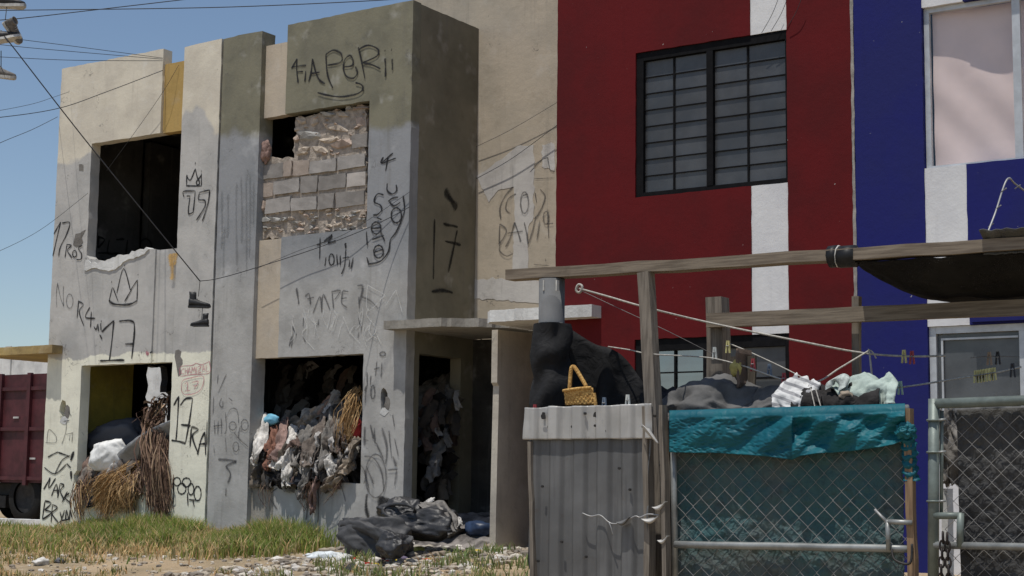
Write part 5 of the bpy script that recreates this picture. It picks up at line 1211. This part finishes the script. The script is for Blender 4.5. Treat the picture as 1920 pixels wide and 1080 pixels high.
for k in range(7): peg(1830+k*5.6, 706-k*.9, -3.9, 'yellow', ('leftmost', 'second from the left', 'third from the left', 'middle', 'third from the right', 'second from the right', 'rightmost')[k]+' yellow peg in the tight row on the lower rope', .12, .9)
g = G(); p = at(1490, 727, -4.0); g.box((p.x-.06, p.y-.004, p.z-.03), (p.x+.06, p.y+.004, p.z+.03)); tag(g.obj('card', simple('grey_card', (.33, .31, .28), .8), None), 'small grey card pegged on the rope beside the laundry', 'card')
cable([(1820, 671, -3.3), (1855, 668, -3.3), (1910, 669, -3.3)], .002, 'thin dark line before the grey window of the blue house', 'rope', MTHIN, group='clotheslines in the yard', name='rope')

# ------------------------------------------------------------------ cloth screens tied behind the gates
def screen_mat(name, c1, c2):
    a = M(name, .9, .15)
    c = a.mix(a.rng(a.noise(2.4, 5, .65), .38, .62), c1, c2)
    c = a.mix(a.math('MULTIPLY', a.rng(a.noise(16, 4, .7), .5, .72), .55), c, tuple(x*.45 for x in c1)); a.color(c)
    a.bump(a.noise(26, 4, .6, dist=.5), .9, .02); return a.m
def screen(px0, px1, top0, top1, depth, mat, label, seed, shift=.0):
    def f(u, v):
        x = px0+(px1-px0)*u; zt_ = top0+(top1-top0)*u
        p = at(x, zt_, YF+.03); z = p.z*(1-v)-.25*v
        d = .010+depth*sstep(0, .4, v)*(.35+1.1*nz(u*2.2, v*2.6, seed))+.010*nz(u*16, v*16, seed+2)+.009*(1-2*abs(nz(u*26, v*26, seed+4)))
        d += .008*math.sin((u*1.3-v)*9+seed)*sstep(.05, .4, v)
        return (p.x, YF+.027+max(.003, d), z)
    return tag(sheet('screen_cloth', f, 150, 150, mat, None, .003), label, 'cloth', 'cloth screens behind the gates')
screen(1262, 1688, 781, 768, .03, screen_mat('grey_teal_screen_cloth', (.105, .125, .122), (.055, .120, .128)), 'crumpled grey teal cloth screen behind the teal topped gate', 3)
screen(1792, 2160, 768, 756, .04, screen_mat('charcoal_screen_cloth', (.085, .085, .084), (.045, .045, .046)), 'crumpled charcoal cloth screen behind the right green gate', 8)

# ------------------------------------------------------------------ corrugated gate
def corr_mat(name, c, rust=.25, metal=.3):
    a = M(name, .55, .4, metal)
    k = a.mix(a.rng(a.noise(3, 5, .6), .35, .65), tuple(x*.85 for x in c), tuple(x*1.15 for x in c))
    st_ = a.noise(3, 4, .6, vec=a.scaled(a.pos(), (9, 9, .6)))
    k = a.mix(a.math('MULTIPLY', a.rng(st_, .52, .7), .5), k, tuple(x*.6 for x in c))
    k = a.mix(a.math('MULTIPLY', a.rng(a.noise(11, 5, .75), .60, .70), rust), k, (.12, .085, .06)); a.color(k)
    a.bump(a.noise(20, 3), .15, .005); return a.m
MC1 = corr_mat('pale_corrugated_zinc', (.46, .45, .43), .35); MC2 = corr_mat('dull_corrugated_zinc', (.155, .155, .155), .25)
CG = thing('corrugated_gate', 'patched gate of grey corrugated metal sheets on a wooden frame', 'gate', (7.3, YF, -.1))
pl, prr = at(987, 765, YF), at(1254, 757, YF); x0c, x1c = pl.x, prr.x
def ribs(x, per=.150):
    t = ((x-x0c) / per) % 1.0
    return .030*(sstep(.02, .22, t)-sstep(.52, .74, t))
def corr(name, xa, xb, ztop, zbot, y, mat, seed, wav=.006, n=150, m=24):
    def f(u, v):
        x = xa+(xb-xa)*u; z = (ztop(u))*(1-v)+zbot(u)*v
        b = .010*nz(x*3, z*3, seed)+.03*sstep(.94, 1.0, u)*nz(z*5, 3, seed)+.012*(sstep(.06, 0, u)*nz(z*6, 8, seed))
        return (x+.01*nz(z*4, seed, 1)*(1 if u in (0, 1) else 0), y-ribs(x)+b, z+wav*nz(x*9, v*3, seed)*(1 if v in (0, 1) else 0))
    return sheet(name, f, n, m, mat, CG, .003)
z_t = lambda u: at(987+267*u, 765-8*u, YF).z
z_m = lambda u: at(990+240*u, 824-2*u, YF).z
corr('sheet_metal', x0c, at(1232, 760, YF).x, z_t, lambda u: z_m(u)-.002, YF-.022, MC1, 3)
corr('sheet_metal', x0c+.05, at(1222, 900, YF).x, lambda u: z_m(u)+.05, lambda u: -.35, YF-.0, MC2, 5)
g = jbar(at(996, 828, YF-.03), at(1003, 1090, YF-.03), .022, .052, 21, 7, .0015); g.obj('frame_board', MWOOD, CG)
g = jbar(at(1243, 760, YF-.03), at(1251, 1090, YF-.03), .022, .062, 22, 7, .002); g.obj('frame_board', MWOOD, CG)
g = jbar(at(1214, 762, YF-.0), at(1220, 1090, YF-.0), .03, .07, 23, 7, .002); g.obj('frame_board', MWOOD, CG)
# tears, wire stitches and nails
wire = [(1092,962),(1108,968),(1125,966),(1140,978),(1150,982),(1168,980),(1190,968),(1200,970),(1215,964),(1236,966)]
g = G(); g.tube(catmull([at(x, y, YF-.05) for x, y in wire], 5), .0035, 5); g.obj('tie_wire', MGALV, CG, True)
g = G(); g.tube(catmull([at(1142, 980, YF-.052), at(1146, 990, YF-.055), at(1149, 1002, YF-.05)], 4), .003, 5); g.obj('tie_wire', MGALV, CG, True)
for k, (xa, ya, xb, yb) in enumerate(((1160, 978, 1185, 968), (1208, 972, 1238, 968), (1228, 950, 1252, 940), (1238, 1012, 1256, 1004))):
    def f(u, v, xa=xa, ya=ya, xb=xb, yb=yb):
        p = at(xa+(xb-xa)*u, ya+(yb-ya)*u, YF-.035); return p+Vector((0, -.035*math.sin(v*2.4), -.03*v*math.sin(math.pi*min(1, max(0, u)))-.002))
    sheet('torn_lip', f, 12, 6, MC1 if k else MC2, CG, .002)
rr = random.Random(8)
for x, y in ((1018,775),(1028,800),(1072,800),(1096,775),(1115,798),(1134,808),(1016,912),(1160,878),(1180,918),(1052,1016),(1098,1044),(1008,1052),(1226,780),(1238,872)):
    g = G(); p = at(x, y, YF-.045); g.tube([p, p+Vector((0, .012, 0))], .007, 8); g.obj('nail', MSTEEL, CG)
for (x, y, s_) in ((1019, 781, .018), (1117, 778, .016)):
    g = G(); p = at(x, y, YF-.047); vs = [p]+[p+Vector((s_*math.cos(t)*rr.uniform(.7, 1.3), 0, s_*math.sin(t)*rr.uniform(.7, 1.3))) for t in [2*math.pi*k/10 for k in range(10)]]
    g.add(vs, [(0, 1+(k+1) % 10, 1+k) for k in range(10)]); g.obj('rust_hole', MSTEEL, CG)
def f(u, v):
    p = at(1210, 800, YF-.06).lerp(at(1232, 828, YF-.06), v); return p+Vector(((u-.5)*.05*(1-v*.5), -.02*math.sin(u*3), .01*math.sin(u*5)))
sheet('torn_lip', f, 8, 8, MC1, CG, .002)

# basket hung on the gate
bk = [at(1061, 760, YF+.02), at(1114, 758, YF+.02), at(1110, 727, YF+.02), at(1058, 733, YF+.02)]
BK = thing('woven_basket', 'small golden woven basket with a tall handle behind the corrugated gate', 'basket', bk[0], None)
def weave(name):
    a = M(name, .85, .2); q = a.n('ShaderNodeTexBrick'); q.inputs['Scale'].default_value = 60; a.l(a.pos(), q.inputs['Vector'])
    n_ = a.noise(90, 2); c = a.mix(a.rng(n_, .35, .65), lin(206, 168, 104), lin(160, 120, 68)); a.color(c); a.bump(n_, .8, .006); return a.m
MWV = weave('golden_wicker')
def f(u, v):
    b = bk[0].lerp(bk[1], u).lerp(bk[3].lerp(bk[2], u), v); bul = .03*math.sin(math.pi*u)*(.6+.4*v)
    return b+Vector((0, -bul+.004*math.sin(u*50)*math.cos(v*20), 0))
sheet('basket_front', f, 40, 14, MWV, BK, .008)
def f(u, v):
    b = bk[0].lerp(bk[1], u).lerp(bk[3].lerp(bk[2], u), v); return b+Vector((0, .05*math.sin(math.pi*u)+.005, 0))
sheet('basket_back', f, 20, 6, MWV, BK, .006)
g = G(); g.tube(catmull([bk[3]+Vector((0, -.01, 0)), bk[3].lerp(bk[2], .5)+Vector((0, -.035, 0)), bk[2]+Vector((0, -.01, 0))], 6), .009, 6); g.obj('rim', MWV, BK, True)
g = G(); g.tube(catmull([at(1068, 730, YF+.01), at(1070, 700, YF+.01), at(1073, 688, YF+.01), at(1080, 692, YF+.01), at(1100, 726, YF+.01)], 6), .011, 6); g.obj('handle', MWV, BK, True)
g = G(); g.bar(at(1114, 737, YF), at(1117, 760, YF), .014, .012, (0, 1, 0)); g.obj('tassel', MWV, BK)

# ------------------------------------------------------------------ chain-link gates
MWIRE = simple('galvanised_wire', (.36, .355, .35), .45, .25, 20, .5, .5, 0)
MTUBE = simple('green_grey_tube', (.16, .19, .175), .5, .25, 9, .4, .2, .15)
MTUBEG = simple('galvanised_tube', (.25, .26, .255), .45, .25, 9, .5, .3, .15)
def chainlink(xa, xb, za, zb, y, parent, dx=.09, dz=.088, clip=None, r=.0019):
    """each zigzag wire of the mesh is a part"""
    n = int((xb-xa)/(dx*.5)); k = 0
    me = None; x = xa
    nz_ = int((zb-za)/(dz*.5))
    while x < xb-.5*dx:
        g = G(); pts = []
        for j in range(nz_+1):
            z = za+j*dz*.5; xx = x+(dx*.5 if j % 2 else 0); pts.append(Vector((xx+.004*nz(xx*5, z*5, 2), y+(.004 if j % 2 else -.004)+.012*nz(xx*2, z*2, 5), z)))
        g.tube(pts, r, 4); g.obj('mesh_wire', MWIRE, parent)
        x += dx*.5 if False else dx
        g = G(); pts = []
        for j in range(nz_+1):
            z = za+j*dz*.5; xx = x-(dx*.5 if j % 2 else 0); 
            pts.append(Vector((xx+.004*nz(xx*5, z*5, 2), y+(-.004 if j % 2 else .004)+.012*nz(xx*2, z*2, 5), z)))
        g.tube(pts, r, 4); g.obj('mesh_wire', MWIRE, parent)
LG = thing('chain_link_gate', 'chain link gate with teal tarpaulin folded over its top rail', 'gate', (8.6, YF, -.1), 'chain link gates')
tl, tr_ = at(1258, 779, YF), at(1703, 766, YF); ml, mr = at(1266, 1021, YF), at(1708, 1029, YF)
for (a_, b_) in ((tl, tr_), (ml, mr)):
    g = G(); g.tube([a_.lerp(b_, i/12)+Vector((0, 0, .003*nz(i*.7, 3))) for i in range(13)], .019, 12); g.obj('rail', MTUBEG, LG, True)
g = jbar(at(1703, 766, YF), at(1712, 1095, YF), .035, .05, 31, 7, .0015); g.obj('end_post', MWOOD3, LG)
g = G(); g.tube([at(1262, 782, YF+.01), at(1266, 1095, YF+.01)], .017, 10); g.obj('end_post', MTUBEG, LG, True)
chainlink(tl.x+.03, tr_.x-.03, ml.z-.42, tl.z-.02, YF+.02, LG)
g = G(); g.tube([at(1662, 978, YF-.03), at(1710, 980, YF-.03)], .012, 8); g.obj('latch_bar', MTUBEG, LG, True)
g = G(); g.tube([at(1664, 976, YF-.03), at(1666, 1032, YF-.03)], .012, 8); g.obj('latch_bar', MTUBEG, LG, True)
g = G(); g.tube(catmull([at(1672, 1030, YF-.03), at(1678, 1050, YF-.05), at(1706, 1056, YF-.05), at(1710, 1020, YF-.03)], 6), .006, 6); g.obj('tie_wire', MSTEEL, LG, True)
g = G(); g.tube([at(1640, 955, YF-.03), at(1668, 985, YF-.03)], .006, 6); g.obj('tie_wire', MGALV, LG, True)
# teal tarpaulin
def tealmat(name, tr):
    a = M(name, .55, .35); c = a.mix(a.rng(a.noise(4, 4), .35, .65), lin(20, 96, 112, 1.0), lin(26, 110, 122, 1.0))
    c = a.mix(a.math('MULTIPLY', a.rng(a.noise(9, 5, .7), .58, .75), .35), c, lin(14, 60, 76)); a.color(c); a.bump(a.noise(11, 3, .5, dist=.8), .5, .02)
    t = a.n('ShaderNodeBsdfTranslucent'); a.l(c, t.inputs[0]); mx = a.n('ShaderNodeMixShader'); mx.inputs[0].default_value = tr; a.l(a.b.outputs[0], mx.inputs[1]); a.l(t.outputs[0], mx.inputs[2]); a.l(mx.outputs[0], a.out.inputs[0]); return a.m
MTEAL = tealmat('teal_tarpaulin', .25)
TT = thing('teal_tarpaulin', 'teal tarpaulin folded over the gate rail with a ragged lower edge', 'tarpaulin', tl, None)
low = [(1255,848),(1300,849),(1340,849),(1400,853),(1440,856),(1485,862),(1500,855),(1530,850),(1570,848),(1610,844),(1650,838),(1675,833),(1693,826)]
def lowy(x):
    for (xa, ya), (xb, yb) in zip(low, low[1:]):
        if xa <= x <= xb: return ya+(yb-ya)*(x-xa)/(xb-xa)
    return low[-1][1]
def f(u, v):
    x = 1255+u*442; yt_ = 777-12.5*u; yl = lowy(x); 
    dg = math.sin((x-1485)*.045+ (v*4 if x < 1485 else -v*5.5))           # folds fanning from the pinned corner
    amp = .006+.022*sstep(0, .25, v)*sstep(1330, 1470, x)
    y = YF-.032-amp*(dg+.6*math.sin((x-1485)*.09+v*9))*(1-.3*v)-.012*nz(u*9, v*3, 1)-.005*(1-2*abs(nz(u*26+v*6, v*7-u*9, 4)))-.004*(1-2*abs(nz(u*40-v*9, v*12, 8)))
    if v < .12: y = YF-.032*math.sin(v/.12*1.57)
    p = at(x, yt_+(yl-yt_)*v, y); 
    if v < .12: p.z += .02*math.cos(v/.12*1.57)
    return p
sheet('front_fold', f, 260, 60, MTEAL, TT, .002)
def f(u, v):
    a = 2*math.pi*u; p = at(1702, 800, YF).lerp(at(1708, 902, YF), v); r0 = .034+.006*math.sin(v*41+3*math.sin(a))+.010*nz(math.cos(a)*1.5, math.sin(a)*1.5, v*9)+.006*nz(math.cos(a)*4, math.sin(a)*4, v*22); return p+Vector((r0*math.cos(a), r0*math.sin(a)*.8, 0))
sheet('knotted_end', f, 48, 90, MTEAL, TT)
crumple('knot', at(1698, 808, YF-.05), (.042, .025, .036), 4, MTEAL, 5, .6, 2.2, 0, TT)
# laundry heaped over the gate rail
def stripes():
    a = M('striped_cotton', .9, .2); X, Y, Z = a.xyz(); s_ = a.math('SINE', a.math('MULTIPLY', a.math('ADD', Z, a.math('MULTIPLY', X, .35)), 150))
    a.color(a.mix(a.rng(s_, .2, .6), (.62, .62, .61), (.30, .30, .31))); a.bump(a.noise(12, 4), .3, .01); return a.m
YL = -4.25
rag([(1515, 712, YL+.05), (1500, 724, YL), (1488, 745, YL-.06), (1478, 772, YL-.1)], .24, stripes(), 'white and grey striped shirt hung at the left end of the laundry', 111, 'shirt', 'laundry over the gate', .02, nf=1.2)
rag([(1560, 728, YL+.05), (1545, 735, YL-.02), (1530, 752, YL-.08), (1524, 778, YL-.1)], .30, CM['dark'], 'black garment with thin cords in the middle of the laundry', 112, 'garment', 'laundry over the gate', .025, nf=1.4)
rag([(1592, 712, YL+.1), (1618, 722, YL), (1636, 740, YL-.05), (1644, 770, YL-.08)], .26, cloth_mat('mint_cotton', lin(172, 186, 178), .9, 6, .15, 0, .8, 10), 'pale mint cloth at the right end of the laundry', 113, 'cloth', 'laundry over the gate', .025, nf=1.3)
rag([(1570, 738, YL), (1590, 742, YL-.05), (1605, 755, YL-.1), (1606, 776, YL-.1)], .26, CM['dark'], 'black cloth under the pale mint one', 114, 'cloth', 'laundry over the gate', .02, nf=1.2)
def f(u, v):
    a = 2*math.pi*v; c0 = catmull([at(1556, 726, YL-.06), at(1560, 712, YL-.05), at(1572, 707, YL-.05), at(1583, 714, YL-.06), at(1580, 728, YL-.08)], 6); i = u*(len(c0)-1); k = min(int(i), len(c0)-2)
    p = c0[k].lerp(c0[k+1], i-k); r0 = .030*(.8+.2*math.sin(u*3)); return p+Vector((r0*math.cos(a), r0*math.sin(a), r0*.6*math.sin(a+1)))
tag(sheet('rolled_cloth', f, 30, 14, cloth_mat('speckled_cotton', lin(176, 184, 180), .9, 40, .35, 0, .3, 30)), 'rolled pale speckled cloth on top of the laundry', 'cloth', 'laundry over the gate')
tag(crumple('rosy_cloth', at(1586, 742, YL-.10), (.035, .03, .025), 9, CM['tan'], 3, .4), 'small flesh coloured scrap amid the black laundry', 'cloth', 'laundry over the gate')
for dx in (0, 9):
    g = G(); g.tube([at(1520+dx, 728, YL-.12), at(1530+dx*1.3, 772, YL-.16)], .003, 5); tag(g.obj('cord', MROPE, None), ('left' if not dx else 'right')+' thin pale cord across the black garment', 'cord', 'laundry over the gate')

# right gate
RG = thing('chain_link_gate', 'green tube gate with chain link mesh at the right edge', 'gate', (9.4, YF, -.1), 'chain link gates')
gp_ = lambda x, y, d=0: at(x, y, YF+d)
xR = at(2150, 760, YF).x
g = G(); g.tube([gp_(1751, 748), gp_(1750, 1100)], .026, 14); g.obj('post', MTUBE, RG, True)
g = G(); g.tube([gp_(1766, 770, .02), gp_(1765, 968, .02)], .009, 8); g.obj('tension_bar', MTUBE, RG, True)
g = G(); g.tube([gp_(1752, 757), gp_(2170, 742)], .024, 14); g.obj('top_rail', MTUBE, RG, True)
g = G(); g.tube([gp_(1752, 1022, -.01), gp_(2170, 1030, -.01)], .017, 12); g.obj('rail', MTUBEG, RG, True)
g = G(); g.tube([gp_(1752, 967, -.012), gp_(1803, 967, -.012)], .016, 12); g.obj('latch_frame', MTUBE, RG, True)
g = G(); g.tube([gp_(1801, 962, -.014), gp_(1800, 1026, -.014)], .017, 12); g.obj('latch_frame', MTUBE, RG, True)
for y in (788, 848, 940):
    g = G(); p = gp_(1751, y); g.tube([p+Vector((.030*math.cos(t), .030*math.sin(t), 0)) for t in [2*math.pi*k/14 for k in range(14)]], .006, 6, True); cl_ = g.obj('clamp', MTUBE, RG, True)
    g = G(); g.tube([p+Vector((.02, -.015, 0)), p+Vector((.06, -.01, .003))], .006, 6); g.obj('bolt', MTUBEG, cl_, True)
chainlink(gp_(1765, 800).x, xR, gp_(1765, 1100).z, gp_(1780, 766).z, YF+.02, RG)
# chain
CH = thing('chain', 'rusty dark chain hanging from the right gate latch', 'chain', gp_(1770, 1015, -.05))
MCHN = simple('rusty_chain_steel', (.035, .028, .026), .6, .4, 30, .4, .4)
def linkpts(p, d, nrm, ln=.026, w_=.012):
    return [p+d*(ln*math.cos(t))+nrm*(w_*math.sin(t)) for t in [2*math.pi*k/12 for k in range(12)]]
for x0_, x1_, y0_, y1_, n in ((1768, 1764, 1008, 1085, 6), (1776, 1779, 1010, 1085, 6)):
    for k in range(n):
        p = at(x0_+(x1_-x0_)*k/(n-1), y0_+(y1_-y0_)*k/(n-1), YF-.045)
        g = G(); g.tube(linkpts(p, Vector((0, 0, 1)), Vector((1, .2, 0)) if k % 2 else Vector((.25, -1, 0)).normalized()), .0052, 6, True); g.obj('chain_link', MCHN, CH, True)
# white board and cloth behind the right gate
g = jbar(at(1776, 916, -4.2), at(1778, 1100, -4.2), .03, .085, 41, 10, .001); tag(g.obj('white_board', simple('white_board_paint', (.62, .62, .60), .7, .1, 6), None), 'white board standing upright behind the right gate post', 'board')
rag([(1775, 770, -4.3), (1778, 810, -4.3), (1782, 860, -4.3), (1784, 908, -4.28)], .10, CM['grey'], 'grey cloth strip hanging behind the right gate post', 121, 'cloth', None, .02, nf=1)
def f(u, v):
    p = at(1790+170*u, 766-6*u, YF+.35); return p+Vector((0, .05*nz(u*5, v*4), -.12*v*(1+.4*nz(u*7, 1))-.0))
tag(sheet('tarp_edge', f, 40, 10, MGT, None, .003), 'grey tarpaulin edge drooping under the right gate top rail', 'tarpaulin')
